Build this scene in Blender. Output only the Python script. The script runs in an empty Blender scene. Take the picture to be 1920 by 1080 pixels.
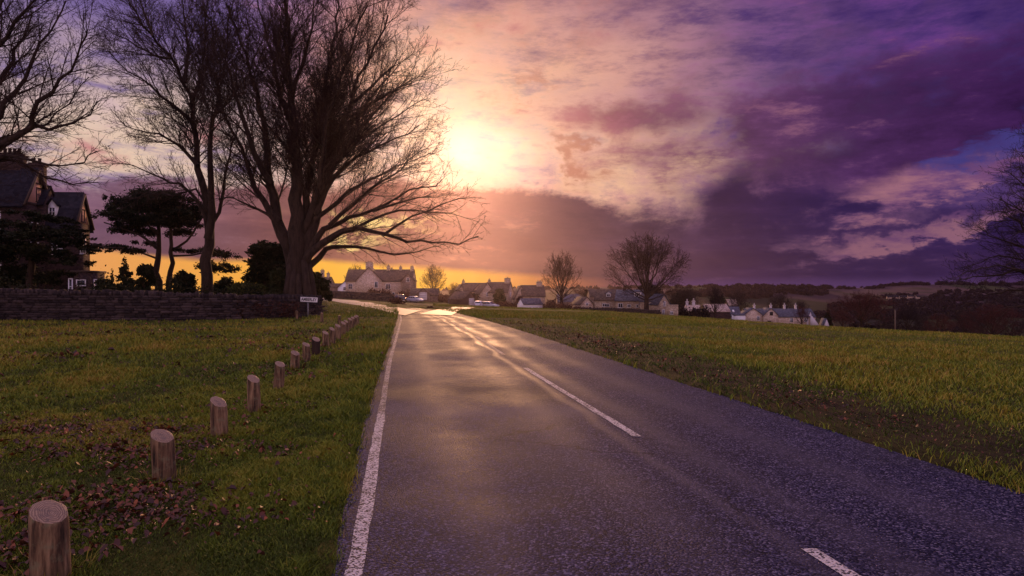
import bpy, math, random
import numpy as np
from mathutils import Vector, Matrix
R = math.radians
C = bpy.context.scene.collection
SC = bpy.context.scene

# ---------------------------------------------------------------- camera
F = 1230.0                       # focal length in photo pixels (1920 wide)
EYE = 1.6
cam_d = bpy.data.cameras.new('camera')
cam = bpy.data.objects.new('camera', cam_d); C.objects.link(cam)
cam_d.sensor_width = 36.0; cam_d.lens = 36.0*F/1920.0
cam_d.clip_start = 0.05; cam_d.clip_end = 20000
cam.location = (0, 0, EYE); cam.rotation_euler = (R(90), 0, 0)
SC.camera = cam
def P(px, py, Y):
    """the world point that stands Y metres ahead along a photo direction"""
    return Vector(((px-960)/F*Y, Y, EYE-(py-540)/F*Y))

# ---------------------------------------------------------------- picture
SC.view_settings.view_transform = 'Standard'; SC.view_settings.look = 'None'
SC.view_settings.exposure = 0.0; SC.view_settings.gamma = 1.0
cy = SC.cycles
cy.max_bounces = 5; cy.diffuse_bounces = 2; cy.glossy_bounces = 2; cy.transmission_bounces = 3
cy.transparent_max_bounces = 6; cy.volume_bounces = 0
cy.sample_clamp_indirect = 4.0
cy.use_denoising = True
try: cy.denoiser = 'OPENIMAGEDENOISE'
except Exception: pass
cy.use_adaptive_sampling = False

# ---------------------------------------------------------------- shader expressions
def lin(r, g, b):
    f = lambda c: (c/255/12.92) if c/255 <= .04045 else ((c/255+.055)/1.055)**2.4
    return (f(r), f(g), f(b), 1)
class G:
    """writes node graphs as expressions"""
    def __init__(s, tree): s.t = tree; s.n = tree.nodes; s.l = tree.links
    def put(s, sock, v):
        if isinstance(v, bpy.types.NodeSocket): s.l.new(v, sock)
        elif v is not None: sock.default_value = v
    def m(s, op, a, b=None, c=None, clamp=False):
        n = s.n.new('ShaderNodeMath'); n.operation = op; n.use_clamp = clamp
        for i, v in enumerate((a, b, c)):
            if v is not None: s.put(n.inputs[i], v)
        return n.outputs[0]
    def add(s, a, b): return s.m('ADD', a, b)
    def sub(s, a, b): return s.m('SUBTRACT', a, b)
    def mul(s, a, b, clamp=False): return s.m('MULTIPLY', a, b, clamp=clamp)
    def mad(s, a, b, c): return s.m('MULTIPLY_ADD', a, b, c)
    def step(s, x, a, b, lo=0.0, hi=1.0):
        n = s.n.new('ShaderNodeMapRange'); n.interpolation_type = 'SMOOTHSTEP'
        for i, v in enumerate((x, a, b, lo, hi)): s.put(n.inputs[i], v)
        return n.outputs[0]
    def lerpr(s, x, a, b, lo=0.0, hi=1.0):
        n = s.n.new('ShaderNodeMapRange'); n.clamp = True
        for i, v in enumerate((x, a, b, lo, hi)): s.put(n.inputs[i], v)
        return n.outputs[0]
    def mix(s, f, a, b, mode='MIX'):
        n = s.n.new('ShaderNodeMix'); n.data_type = 'RGBA'; n.blend_type = mode
        n.clamp_factor = True
        s.put(n.inputs[0], f); s.put(n.inputs[6], a); s.put(n.inputs[7], b)
        return n.outputs[2]
    def vec(s, x, y, z=0.0):
        n = s.n.new('ShaderNodeCombineXYZ')
        s.put(n.inputs[0], x); s.put(n.inputs[1], y); s.put(n.inputs[2], z)
        return n.outputs[0]
    def sep(s, v):
        n = s.n.new('ShaderNodeSeparateXYZ'); s.put(n.inputs[0], v); return n.outputs
    def noise(s, v, scale=1.0, detail=4.0, rough=.55, dist=0.0, color=False):
        n = s.n.new('ShaderNodeTexNoise'); n.noise_dimensions = '3D'
        if v is not None: s.put(n.inputs['Vector'], v)
        n.inputs['Scale'].default_value = scale; n.inputs['Detail'].default_value = detail
        n.inputs['Roughness'].default_value = rough; n.inputs['Distortion'].default_value = dist
        return n.outputs[1 if color else 0]
    def voro(s, v, scale=1.0, feature='F1', rnd=1.0, out='Distance'):
        n = s.n.new('ShaderNodeTexVoronoi'); n.feature = feature
        if v is not None: s.put(n.inputs['Vector'], v)
        n.inputs['Scale'].default_value = scale; n.inputs['Randomness'].default_value = rnd
        return n.outputs[out]
    def ramp(s, f, stops, interp='LINEAR'):
        n = s.n.new('ShaderNodeValToRGB'); s.put(n.inputs[0], f)
        cr = n.color_ramp; cr.interpolation = interp
        while len(cr.elements) > 1: cr.elements.remove(cr.elements[0])
        cr.elements[0].position = stops[0][0]; cr.elements[0].color = stops[0][1]
        for p, c in stops[1:]:
            e = cr.elements.new(p); e.color = c
        return n.outputs[0]
    def bump(s, h, strength=.5, dist=.02, normal=None):
        n = s.n.new('ShaderNodeBump'); s.put(n.inputs['Height'], h)
        n.inputs['Strength'].default_value = strength; n.inputs['Distance'].default_value = dist
        if normal is not None: s.put(n.inputs['Normal'], normal)
        return n.outputs[0]
    def pos(s, kind='Object'):
        n = s.n.new('ShaderNodeTexCoord'); return n.outputs[kind]
    def map(s, v, scale=(1, 1, 1), rot=(0, 0, 0), loc=(0, 0, 0)):
        n = s.n.new('ShaderNodeMapping'); s.put(n.inputs[0], v)
        n.inputs['Scale'].default_value = scale; n.inputs['Rotation'].default_value = rot
        n.inputs['Location'].default_value = loc
        return n.outputs[0]

# ---------------------------------------------------------------- sky
SUN_AZ, SUN_EL = math.degrees(math.atan(-92/F)), 11.6       # degrees from straight ahead / above the horizon
world = bpy.data.worlds.new('World'); SC.world = world; world.use_nodes = True
wt = world.node_tree; wt.nodes.clear(); g = G(wt)
dirv = wt.nodes.new('ShaderNodeTexCoord').outputs['Generated']
dx, dy, dz = g.sep(dirv)
AZ = g.mul(g.m('ARCTAN2', dx, dy), 180/math.pi)             # azimuth in degrees, right positive
EL = g.mul(g.m('ARCSINE', dz), 180/math.pi)
def AE(px, py):
    a = math.atan((px-960)/F)
    return math.degrees(a), math.degrees(math.atan((540-py)/F*math.cos(a)))
def blob(px, py, wx, wy, rot=0.0, A=None, E=None):
    """soft round patch of sky: centre and half-widths in photo pixels, tilt in degrees"""
    a, e = AE(px, py); k = 1/21.5
    A_ = g.sub(AZ if A is None else A, a); E_ = g.sub(EL if E is None else E, e)
    if rot:
        c, s_ = math.cos(R(rot)), math.sin(R(rot))
        A2 = g.add(g.mul(A_, c), g.mul(E_, s_)); E_ = g.sub(g.mul(E_, c), g.mul(A_, s_)); A_ = A2
    q = g.add(g.m('POWER', g.m('ABSOLUTE', g.mul(A_, 1/(wx*k))), 2.0), g.m('POWER', g.m('ABSOLUTE', g.mul(E_, 1/(wy*k))), 2.0))
    return g.m('EXPONENT', g.mul(q, -1.0))
AE2 = g.vec(AZ, EL, 0.0)
def streak(scale, sx, sy, rot, detail=6, rough=.6, off=0.0, dist=0.0):
    v = g.map(AE2, (sx, sy, 1), (0, 0, R(rot)), (off, off*.7, off*1.3))
    return g.noise(v, scale, detail, rough, dist)
n_fine = streak(.34, .42, 1.5, 24, 10, .68, 3.1, .0)         # fine brushed streaks
n_mid = streak(.085, .7, 1.4, 18, 9, .60, 9.7, .0)           # cloud bodies
n_puff = streak(.24, .75, 1.1, 0, 10, .64, 21.0, .15)          # billows

nz_f = g.sub(n_fine, .5); nz_m = g.sub(n_mid, .5); nz_p = g.sub(n_puff, .5)
AZw = g.mad(nz_m, 18.0, g.mad(nz_p, 14.0, AZ)); ELw = g.mad(nz_p, 9.0, g.mad(nz_f, 5.0, EL))

# clear-sky light of the low sun
nish = wt.nodes.new('ShaderNodeTexSky'); nish.sky_type = 'NISHITA'; nish.sun_disc = False
nish.sun_elevation = R(SUN_EL); nish.sun_rotation = R(SUN_AZ)
clear = g.mix(1.0, nish.outputs[0], (.055, .04, .062, 1), 'MULTIPLY')

# high thin cloud lit round the sun
sa, se = SUN_AZ, SUN_EL
da = g.mul(g.sub(g.mad(nz_m, 8.0, AZ), sa), .80); de = g.mul(g.sub(g.mad(nz_f, 5.0, EL), se), 1.0)
dist = g.m('SQRT', g.add(g.mul(da, da), g.mul(de, de)))
veil = g.ramp(g.mul(dist, 1/60.0), [
    (0.0, (.78, .66, .44, 1)), (.055, (.80, .58, .36, 1)), (.12, (.78, .43, .28, 1)), (.19, (.60, .28, .23, 1)),
    (.27, (.29, .125, .19, 1)), (.36, (.125, .048, .165, 1)), (.46, (.075, .024, .15, 1)), (.62, (.06, .018, .14, 1)), (1.0, (.10, .06, .16, 1))])
col = g.mix(.90, clear, veil)
# brushed brightness
br = g.mad(nz_f, 2.6, g.mad(nz_p, 1.2, 1.0))
col = g.mix(1.0, col, g.vec(br, br, g.mad(nz_f, 1.5, 1.0)), 'MULTIPLY')
# lavender and cream to the left of the sun
col = g.mix(g.mul(g.step(AZ, -12.0, -26.0), .85), col, lin(118, 100, 158))
col = g.mix(g.mul(blob(290, 260, 330, 95, -4, AZw, ELw), g.step(n_fine, .30, .58)), col, lin(246, 214, 178))
col = g.mix(g.mul(blob(200, 190, 400, 60, -8, AZw, ELw), g.step(n_fine, .42, .6, 0, .6)), col, lin(200, 170, 185))
# pale blush to the right of the sun
col = g.mix(g.mul(blob(1050, 175, 230, 120, 14, AZw, ELw), g.step(n_fine, .40, .62, 0, .75)), col, lin(238, 182, 150))
col = g.mix(g.mul(blob(1200, 330, 210, 70, 6, AZw, ELw), g.step(n_puff, .36, .60, 0, .95)), col, lin(244, 196, 158))
col = g.mix(g.mul(blob(1560, 60, 560, 150, 14, AZw, ELw), g.step(n_fine, .44, .66, 0, .55)), col, lin(118, 58, 140))
# blue and pink openings low on the right
op_p = g.m('MAXIMUM', blob(1715, 348, 110, 30, 16, AZw, ELw), g.m('MAXIMUM', blob(1760, 425, 190, 15, 5, AZw, ELw), blob(1890, 312, 130, 17, 20, AZw, ELw)))
op_b = blob(1880, 278, 110, 26, 20, AZw, ELw)

# dark violet cloud body, right
band = g.m('MAXIMUM', blob(1500, 225, 330, 75, 10), g.m('MAXIMUM', blob(1840, 215, 330, 75, 13), g.m('MAXIMUM', blob(1480, 330, 260, 85, 4), g.mul(blob(1250, 225, 200, 40, -8), .75))))
band = g.m('MAXIMUM', band, g.mul(blob(1700, 300, 300, 28, 18), .9))
dens = g.add(band, g.add(g.mul(nz_m, 1.8), g.add(g.mul(nz_p, 2.0), g.mul(nz_f, 1.6))))
dm = g.step(dens, .10, .88)
dcol = g.ramp(g.lerpr(AZ, 4.0, 40.0), [(0, lin(165, 98, 98)), (.22, lin(122, 74, 92)), (.42, lin(86, 50, 84)), (.62, lin(66, 36, 78)), (1, lin(52, 22, 72))])
dcol = g.mix(1.0, dcol, g.mix(1.0, g.vec(1., 1., 1.), g.vec(*[g.add(g.mul(nz_f, 2.4), g.mul(nz_p, 2.2))]*3), 'ADD'), 'MULTIPLY')
col = g.mix(g.mul(dm, .96), col, dcol)
col = g.mix(g.mul(g.step(op_b, .35, .8), g.step(n_puff, .40, .6, .2, .85)), col, lin(66, 60, 128))
col_open = g.mix(g.step(n_fine, .4, .62), lin(120, 76, 118), lin(172, 116, 128))
open_m = g.mul(g.step(g.add(op_p, g.add(g.mul(nz_f, 2.2), g.mul(nz_p, .8))), .12, .95), .85)
col = g.mix(open_m, col, col_open)
# small dark puffs before the bright cloud
puff = g.m('MAXIMUM', blob(1068, 282, 26, 34, 20, AZw, ELw), g.m('MAXIMUM', blob(1100, 320, 46, 20, -14, AZw, ELw), g.mul(blob(1010, 150, 22, 26, -35, AZw, ELw), .6)))
col = g.mix(g.mul(g.step(g.add(puff, g.mul(nz_f, .9)), .05, 1.0), .85), col, lin(182, 112, 92))

# low cloud bank with a crisp lit top edge
top_a = g.ramp(g.lerpr(AZ, -40, 40), [(0, (.36,)*3+(1,)), (.20, (.40,)*3+(1,)), (.30, (.42,)*3+(1,)), (.44, (.445,)*3+(1,)), (.50, (.415,)*3+(1,)), (.60, (.355,)*3+(1,)), (.68, (.36,)*3+(1,)), (.74, (.52,)*3+(1,)), (.84, (.44,)*3+(1,)), (.90, (.36,)*3+(1,)), (1, (.34,)*3+(1,))])
edge = g.mul(g.sep(top_a)[0], 21.0)
bk = g.sub(edge, g.mad(nz_p, 4.5, g.mad(nz_f, 2.5, EL)))
bm_ = g.step(bk, -.35, g.lerpr(AZ, 6.0, 16.0, .8, 3.2))
bcol = g.ramp(g.lerpr(AZ, -42, 42), [(0, lin(112, 82, 118)), (.14, lin(122, 86, 104)), (.30, lin(118, 70, 66)), (.42, lin(96, 58, 56)), (.48, lin(76, 47, 58)), (.55, lin(64, 41, 60)), (.64, lin(54, 36, 66)), (.72, lin(62, 38, 74)), (.82, lin(42, 27, 74)), (1, lin(36, 22, 74))])
dk = g.lerpr(g.sub(edge, EL), 0.0, 7.5, 1.12, .74)
dk = g.mul(dk, g.mad(nz_m, 1.1, g.mad(nz_p, 1.0, g.mad(nz_f, .9, .96))))
bcol = g.mix(1.0, bcol, g.vec(dk, dk, dk), 'MULTIPLY')
n_shelf = streak(.30, .16, 1.6, -4, 8, .62, 51.0)
bcol = g.mix(g.step(n_shelf, .50, .68, 0, .60), bcol, g.mix(1.0, bcol, (1.75, 1.7, 1.5, 1), 'MULTIPLY'))
bill = g.mul(g.step(n_puff, .50, .66), g.mul(g.step(EL, 3.5, 6.5), g.step(AZ, 6.0, 14.0)))
bcol = g.mix(g.mul(bill, .55), bcol, lin(124, 84, 112))
col = g.mix(g.mul(g.mul(bm_, .95), g.sub(1.0, g.mul(open_m, .8))), col, bcol)
# glowing gap along the horizon
gap_top = g.mad(nz_m, 1.1, g.mad(nz_f, .7, g.lerpr(AZ, -16, 8, 2.45, 1.0)))
gap_top = g.add(gap_top, g.lerpr(AZ, -38, -24, 1.0, 0.0))
gm = g.mul(g.step(g.sub(gap_top, EL), -.2, .55), g.step(AZ, 15.0, -4.0))
gcol = g.ramp(g.lerpr(AZ, -40, 14), [(0, lin(232, 156, 104)), (.3, lin(246, 172, 66)), (.55, lin(250, 188, 40)), (.68, lin(240, 168, 40)), (.82, lin(200, 120, 70)), (1, lin(140, 88, 92))])
col = g.mix(gm, col, gcol)
slit = g.mul(g.m('MAXIMUM', blob(690, 412, 90, 9, -3, AZw, ELw), blob(640, 445, 60, 7, 0, AZw, ELw)), .9)
col = g.mix(slit, col, lin(255, 225, 140))
# thin pale line over the right horizon
col = g.mix(g.mul(g.mul(g.step(EL, 1.1, .2), g.step(AZ, 6, 14)), .5), col, lin(96, 66, 116))
# the veiled sun itself, above the bank only
sunb = g.m('MAXIMUM', blob(868, 280, 52, 55, 0), g.mul(blob(800, 180, 70, 130, 18, AZw, ELw), .35))
sunb = g.m('MAXIMUM', sunb, g.mul(blob(890, 290, 135, 42, 0, AZw, ELw), .55))
sm = g.mul(sunb, g.sub(1.0, g.mul(bm_, .93)))
col = g.mix(1.0, col, g.mix(sm, (0, 0, 0, 1), (.42, .36, .20, 1)), 'ADD')

# the parts of the sky above and behind the photograph
up = g.step(EL, 25.0, 46.0)
zen = g.mix(g.step(n_mid, .3, .7), (.84, .64, .76, 1), (.54, .42, .72, 1))
zen = g.mix(g.mul(g.mul(g.step(AZ, 4.0, 34.0), g.step(EL, 72.0, 50.0)), .9), zen, (.20, .14, .62, 1))
col = g.mix(up, col, zen)
beh = g.mul(g.step(g.m('ABSOLUTE', AZ), 62.0, 100.0), g.step(EL, 48.0, 30.0))
col = g.mix(beh, col, g.mix(g.step(EL, 2.0, 22.0), (1.45, .90, .92, 1), (.55, .38, .62, 1)))
below = g.step(EL, -.5, -3.0)
col = g.mix(below, col, (.05, .035, .05, 1))
bg = wt.nodes.new('ShaderNodeBackground'); g.put(bg.inputs[0], col); bg.inputs[1].default_value = 1.0
wo = wt.nodes.new('ShaderNodeOutputWorld'); wt.links.new(bg.outputs[0], wo.inputs[0])
world.cycles.sampling_method = 'MANUAL'; world.cycles.sample_map_resolution = 1024

# ---------------------------------------------------------------- sun behind thin cloud
sd = bpy.data.lights.new('sun', 'SUN'); sd.energy = 2.6; sd.angle = R(8.0); sd.specular_factor = .15; sd.color = (1.0, .50, .24)
sun = bpy.data.objects.new('sun', sd); C.objects.link(sun)
_a, _e = R(SUN_AZ), R(SUN_EL)
sun.rotation_euler = Vector((math.sin(_a)*math.cos(_e), math.cos(_a)*math.cos(_e), math.sin(_e))).to_track_quat('Z', 'Y').to_euler()

# ================================================================ helpers
rng = np.random.default_rng(7)
rnd = random.Random(11)
MATS = {}
def material(name, build):
    m = bpy.data.materials.new(name); m.use_nodes = True
    t = m.node_tree; t.nodes.clear(); g = G(t)
    out = t.nodes.new('ShaderNodeOutputMaterial'); b = t.nodes.new('ShaderNodeBsdfPrincipled')
    t.links.new(b.outputs[0], out.inputs[0])
    def s(**kw):
        al = dict(color='Base Color', rough='Roughness', metal='Metallic', normal='Normal', spec='Specular IOR Level', coat='Coat Weight', trans='Transmission Weight', alpha='Alpha', sheen='Sheen Weight')
        for k, v in kw.items(): g.put(b.inputs[al[k]], v)
    build(g, s); MATS[name] = m
    return m
def tag(o, label=None, cat=None, group=None, kind=None):
    if label: o['label'] = label
    if cat: o['category'] = cat
    if group: o['group'] = group
    if kind: o['kind'] = kind
    return o
def thing(name, label, cat, loc=(0, 0, 0), rz=0.0, group=None):
    o = bpy.data.objects.new(name, None); C.objects.link(o); o.empty_display_size = .3
    o.location = loc; o.rotation_euler = (0, 0, rz)
    return tag(o, label, cat, group)
def mesh_np(name, verts, faces, mats, parent=None, smooth=False, mat_idx=None, attr=None):
    """verts (n,3), faces: one (m,k) array or list of them"""
    me = bpy.data.meshes.new(name)
    verts = np.asarray(verts, dtype=np.float32)
    if not isinstance(faces, (list, tuple)): faces = [faces]
    faces = [np.asarray(f, dtype=np.int32) for f in faces if len(f)]
    loops = np.concatenate([f.ravel() for f in faces]) if faces else np.zeros(0, np.int32)
    sizes = np.concatenate([np.full(len(f), f.shape[1], np.int32) for f in faces])
    starts = np.concatenate([[0], np.cumsum(sizes)[:-1]]).astype(np.int32)
    me.vertices.add(len(verts)); me.vertices.foreach_set('co', verts.ravel())
    me.loops.add(len(loops)); me.loops.foreach_set('vertex_index', loops)
    me.polygons.add(len(sizes)); me.polygons.foreach_set('loop_start', starts); me.polygons.foreach_set('loop_total', sizes)
    for m in (mats if isinstance(mats, (list, tuple)) else [mats]): me.materials.append(m)
    if mat_idx is not None: me.polygons.foreach_set('material_index', np.asarray(mat_idx, np.int32))
    if smooth: me.polygons.foreach_set('use_smooth', np.ones(len(sizes), bool))
    me.update(calc_edges=True)
    if attr is not None:
        a = me.attributes.new('tone', 'FLOAT', 'POINT'); a.data.foreach_set('value', np.asarray(attr, np.float32))
    o = bpy.data.objects.new(name, me); C.objects.link(o)
    if parent is not None: o.parent = parent
    return o
class MB:
    """collects shapes for ONE mesh object"""
    def __init__(s): s.v = []; s.f = {}; s.n = 0; s.M = None
    def add(s, verts, faces):
        verts = np.asarray(verts, float)
        for f in faces: s.f.setdefault(len(f), []).append([i+s.n for i in f])
        s.v.append(verts); s.n += len(verts)
    def box(s, c, d, rot=None, taper=1.0, jit=0.0):
        h = np.array(d)/2.0
        q = np.array([[-1,-1,-1],[1,-1,-1],[1,1,-1],[-1,1,-1],[-1,-1,1],[1,-1,1],[1,1,1],[-1,1,1]], float)*h
        q[4:, :2] *= taper
        if jit: q += rng.uniform(-jit, jit, q.shape)
        if rot is not None:
            if not isinstance(rot, Matrix): rot = Matrix.Rotation(rot, 3, 'Z')
            q = q @ np.array(rot).T
        s.add(q+np.array(c), [(0,3,2,1),(4,5,6,7),(0,1,5,4),(1,2,6,5),(2,3,7,6),(3,0,4,7)])
        return s
    def prism(s, pts, axis, a, b):
        """outline pts (2-D) swept along axis from a to b"""
        n = len(pts); v = []
        for t in (a, b):
            for (p, q) in pts:
                v.append({'x': (t, p, q), 'y': (p, t, q), 'z': (p, q, t)}[axis])
        fs = [tuple(range(n))[::-1], tuple(range(n, 2*n))]
        fs += [(i, (i+1) % n, n+(i+1) % n, n+i) for i in range(n)]
        s.add(v, fs); return s
    def lathe(s, prof, n=12, c=(0, 0, 0), axis='z', cap=True):
        v = []
        for (r, h) in prof:
            for k in range(n):
                a = 2*math.pi*k/n; x, y = r*math.cos(a), r*math.sin(a)
                v.append({'z': (x, y, h), 'x': (h, x, y), 'y': (x, h, y)}[axis])
        fs = []
        for i in range(len(prof)-1):
            for k in range(n):
                k2 = (k+1) % n; fs.append((i*n+k, i*n+k2, (i+1)*n+k2, (i+1)*n+k))
        if cap: fs += [tuple(range(n))[::-1], tuple(range((len(prof)-1)*n, len(prof)*n))]
        s.add(np.array(v)+np.array(c), fs); return s
    def bar(s, a, b, r, n=6, r2=None):
        a = np.array(a, float); b = np.array(b, float); d = b-a; L = np.linalg.norm(d)
        d /= max(L, 1e-9); ref = np.array((0, 0, 1.) if abs(d[2]) < .9 else (1., 0, 0))
        u = np.cross(d, ref); u /= np.linalg.norm(u); w = np.cross(d, u); v = []
        for (p, q) in ((a, r), (b, r if r2 is None else r2)):
            for k in range(n):
                t = 2*math.pi*(k+.5)/n; v.append(p+q*(math.cos(t)*u+math.sin(t)*w))
        fs = [(k, (k+1) % n, n+(k+1) % n, n+k) for k in range(n)] + [tuple(range(n))[::-1], tuple(range(n, 2*n))]
        s.add(v, fs); return s
    def quad(s, a, b, c, d): s.add([a, b, c, d], [(0, 1, 2, 3)]); return s
    def build(s, name, mat, parent=None, smooth=False, bevel=0.0):
        o = mesh_np(name, np.concatenate(s.v), [np.array(f) for f in s.f.values()], mat, parent, smooth)
        if bevel:
            md = o.modifiers.new('bevel', 'BEVEL'); md.width = bevel; md.segments = 2; md.limit_method = 'ANGLE'; md.angle_limit = R(40)
        return o
def fbm2(x, y, seed=0, octaves=4, freq=1.0):
    """cheap value noise in numpy, about -1..1"""
    tot = np.zeros_like(x, dtype=float); amp = 1.0; nrm = 0
    for o in range(octaves):
        xi = np.floor(x*freq).astype(np.int64); yi = np.floor(y*freq).astype(np.int64)
        fx = x*freq-xi; fy = y*freq-yi; fx = fx*fx*(3-2*fx); fy = fy*fy*(3-2*fy)
        def h(a, b):
            n = (a*374761393+b*668265263+(seed+o*17)*1442695041) & 0x7fffffff
            n = ((n ^ (n >> 13))*1274126177) & 0x7fffffff
            return ((n ^ (n >> 16)) & 0xffff)/32767.5-1
        v = (h(xi, yi)*(1-fx)+h(xi+1, yi)*fx)*(1-fy)+(h(xi, yi+1)*(1-fx)+h(xi+1, yi+1)*fx)*fy
        tot += v*amp; nrm += amp; amp *= .5; freq *= 2.03
    return tot/nrm

# ================================================================ materials
def mk(name):
    return lambda f: material(name, f)
def attr_tone(g):
    n = g.n.new('ShaderNodeAttribute'); n.attribute_name = 'tone'; return n.outputs['Fac']
@mk('soil_turf')
def _(g, s):
    p = g.pos('Object')
    a = g.noise(p, .35, 6, .6); b = g.noise(p, 4.0, 6, .65); c = g.noise(p, 60, 4, .7)
    t = g.add(g.mul(a, .5), g.add(g.mul(b, .3), g.mul(c, .2)))
    col = g.ramp(t, [(.36, (.030, .026, .009, 1)), (.47, (.050, .056, .009, 1)), (.55, (.080, .082, .011, 1)), (.66, (.12, .095, .018, 1))])
    # bare, leaf-strewn patches
    lf = g.step(g.noise(g.map(p, (.35, .9, 1)), .7, 7, .68), .53, .62)
    col = g.mix(g.mul(lf, .8), col, g.ramp(c, [(.3, (.03, .014, .009, 1)), (.7, (.11, .045, .028, 1))]))
    X_, Y_, _z = g.sep(p)
    d = g.mul(g.sub(g.sub(X_, g.mad(Y_, -.19, 5.0)), 1.0), 1/1.7)
    verge = g.mul(g.m('EXPONENT', g.mul(g.mul(d, d), -1.0)), g.step(b, .30, .52, .45, 1.0))
    col = g.mix(g.mul(verge, .95), col, g.ramp(c, [(.3, (.009, .008, .005, 1)), (.6, (.026, .018, .011, 1)), (.8, (.06, .035, .02, 1))]))
    s(color=col, rough=.95, spec=.1, normal=g.bump(g.add(c, g.mul(b, 2.0)), .9, .05))
@mk('grass_blades')
def _(g, s):
    t = attr_tone(g)
    col = g.ramp(t, [(0, (.050, .075, .008, 1)), (.3, (.130, .180, .013, 1)), (.58, (.215, .225, .017, 1)), (.82, (.29, .225, .024, 1)), (1, (.34, .22, .05, 1))])
    s(color=col, rough=.7, spec=.2)
@mk('dead_leaves')
def _(g, s):
    t = attr_tone(g)
    col = g.ramp(t, [(0, (.030, .012, .009, 1)), (.4, (.080, .028, .015, 1)), (.7, (.17, .048, .016, 1)), (.9, (.30, .085, .022, 1)), (1, (.36, .19, .09, 1))])
    s(color=col, rough=.6, spec=.35)
def asphalt(g, s, worn=True):
    p = g.pos('Object')
    st = g.voro(p, 78.0, 'F1', 1.0); stc = g.voro(p, 78.0, 'F1', 1.0, 'Color')
    tone = g.sep(stc)[0]
    big = g.noise(p, .45, 5, .6); mid = g.noise(p, 6, 5, .65)
    base = g.ramp(tone, [(0, (.004, .004, .012, 1)), (.55, (.018, .017, .046, 1)), (.85, (.065, .058, .115, 1)), (1, (.17, .15, .22, 1))])
    k = g.mad(g.sub(big, .5), .9, g.mad(g.sub(mid, .5), .7, 1.0))
    col = g.mix(1.0, base, g.vec(k, k, k), 'MULTIPLY')
    rough = g.mad(g.sub(big, .5), .45, g.mad(tone, .12, .64))
    h = g.sub(g.mul(tone, .5), g.mul(st, 1.2))
    return p, col, rough, h, big, mid
@mk('asphalt')
def _(g, s):
    p, col, rough, h, big, mid = asphalt(g, s)
    # polished wheel tracks along the road, in road coordinates (U across, V along)
    uv = g.n.new('ShaderNodeUVMap'); uv.uv_map = 'road'
    u, v, _z = g.sep(uv.outputs[0])
    wob = g.mad(g.sub(g.noise(g.vec(0, v, 0), .25, 3), .5), .12, u)
    def track(c, w):
        q = g.mul(g.sub(wob, c), 1/w); return g.m('EXPONENT', g.mul(g.mul(q, q), -1.0))
    tr = g.m('MAXIMUM', g.m('MAXIMUM', g.mul(track(.525, .016), 1.2), g.m('MAXIMUM', track(.62, .035), track(.80, .05))), g.m('MAXIMUM', g.mul(track(.18, .05), .5), g.mul(track(.42, .05), .7)))
    rough2 = g.sub(rough, g.mul(tr, .12))
    # a pale band and a dark patch right across the left lane
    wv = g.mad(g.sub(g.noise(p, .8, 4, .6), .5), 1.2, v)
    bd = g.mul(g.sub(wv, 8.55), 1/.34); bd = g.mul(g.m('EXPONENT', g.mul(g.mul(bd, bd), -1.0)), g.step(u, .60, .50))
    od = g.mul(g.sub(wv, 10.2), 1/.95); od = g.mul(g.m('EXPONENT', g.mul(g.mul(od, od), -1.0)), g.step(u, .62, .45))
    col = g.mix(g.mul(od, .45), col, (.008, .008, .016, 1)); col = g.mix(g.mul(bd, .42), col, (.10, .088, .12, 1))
    pj = g.n.new('ShaderNodeVectorMath'); pj.operation = 'ADD'; g.put(pj.inputs[0], p); g.put(pj.inputs[1], g.mix(.5, (0, 0, 0, 1), g.noise(p, 2.5, 4, .6, color=True)))
    crk = g.mul(g.step(g.voro(pj.outputs[0], .42, 'DISTANCE_TO_EDGE'), .012, .004), g.step(g.noise(p, .22, 3, .5), .50, .60))
    pat = g.step(g.noise(g.map(p, (1, .5, 1)), .5, 6, .7), .50, .62)
    col = g.mix(g.mul(pat, .30), col, (.045, .041, .056, 1))
    col = g.mix(g.mul(g.mul(tr, .42), g.step(mid, .3, .6, .5, 1.0)), col, (.075, .064, .085, 1))
    col = g.mix(g.mul(crk, .8), col, (.004, .004, .007, 1))
    s(color=col, rough=rough2, spec=.022, normal=g.bump(h, .5, .008))
@mk('side_road')
def _(g, s):
    p = g.pos('Object'); n = g.noise(p, .6, 5, .6); c = g.noise(p, 30, 4, .7)
    col = g.ramp(g.add(g.mul(n, .6), g.mul(c, .4)), [(.3, (.11, .095, .10, 1)), (.7, (.22, .19, .19, 1))])
    s(color=col, rough=.62, spec=.22, normal=g.bump(c, .1, .01))
def paint_mat(name, c, lo, hi):
    def f(g, s):
        p = g.pos('Object'); m = g.noise(p, 40, 4, .75); big = g.noise(p, 2.2, 4, .6); cell = g.sep(g.voro(p, 78.0, 'F1', 1.0, 'Color'))[0]
        t = g.add(g.mul(cell, .40), g.add(g.mul(m, .55), g.mul(big, .45)))
        wear = g.step(t, lo, hi)
        col = g.mix(wear, c, (.022, .020, .030, 1))
        s(color=col, rough=.75, spec=.12, normal=g.bump(g.mul(g.voro(p, 62, 'F1'), -1.), .5, .008))
    material(name, f)
paint_mat('road_paint', (.52, .47, .45, 1), .66, .78)
paint_mat('road_paint_worn', (.40, .35, .35, 1), .58, .74)
def bark(name, a, b, sc=6.0):
    def f(g, s):
        p = g.map(g.pos('Object'), (1, 1, .25)); n = g.noise(p, sc, 6, .65)
        s(color=g.mix(g.step(n, .3, .7), a, b), rough=.9, spec=.2, normal=g.bump(n, .8, .05))
    material(name, f)
bark('bark', (.018, .011, .008, 1), (.050, .032, .022, 1))
bark('twigs', (.022, .011, .008, 1), (.050, .026, .018, 1), 2)
bark('twigs_red', (.045, .010, .010, 1), (.095, .024, .020, 1), 2)
bark('twigs_dark', (.010, .006, .009, 1), (.024, .014, .018, 1), 2)
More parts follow.
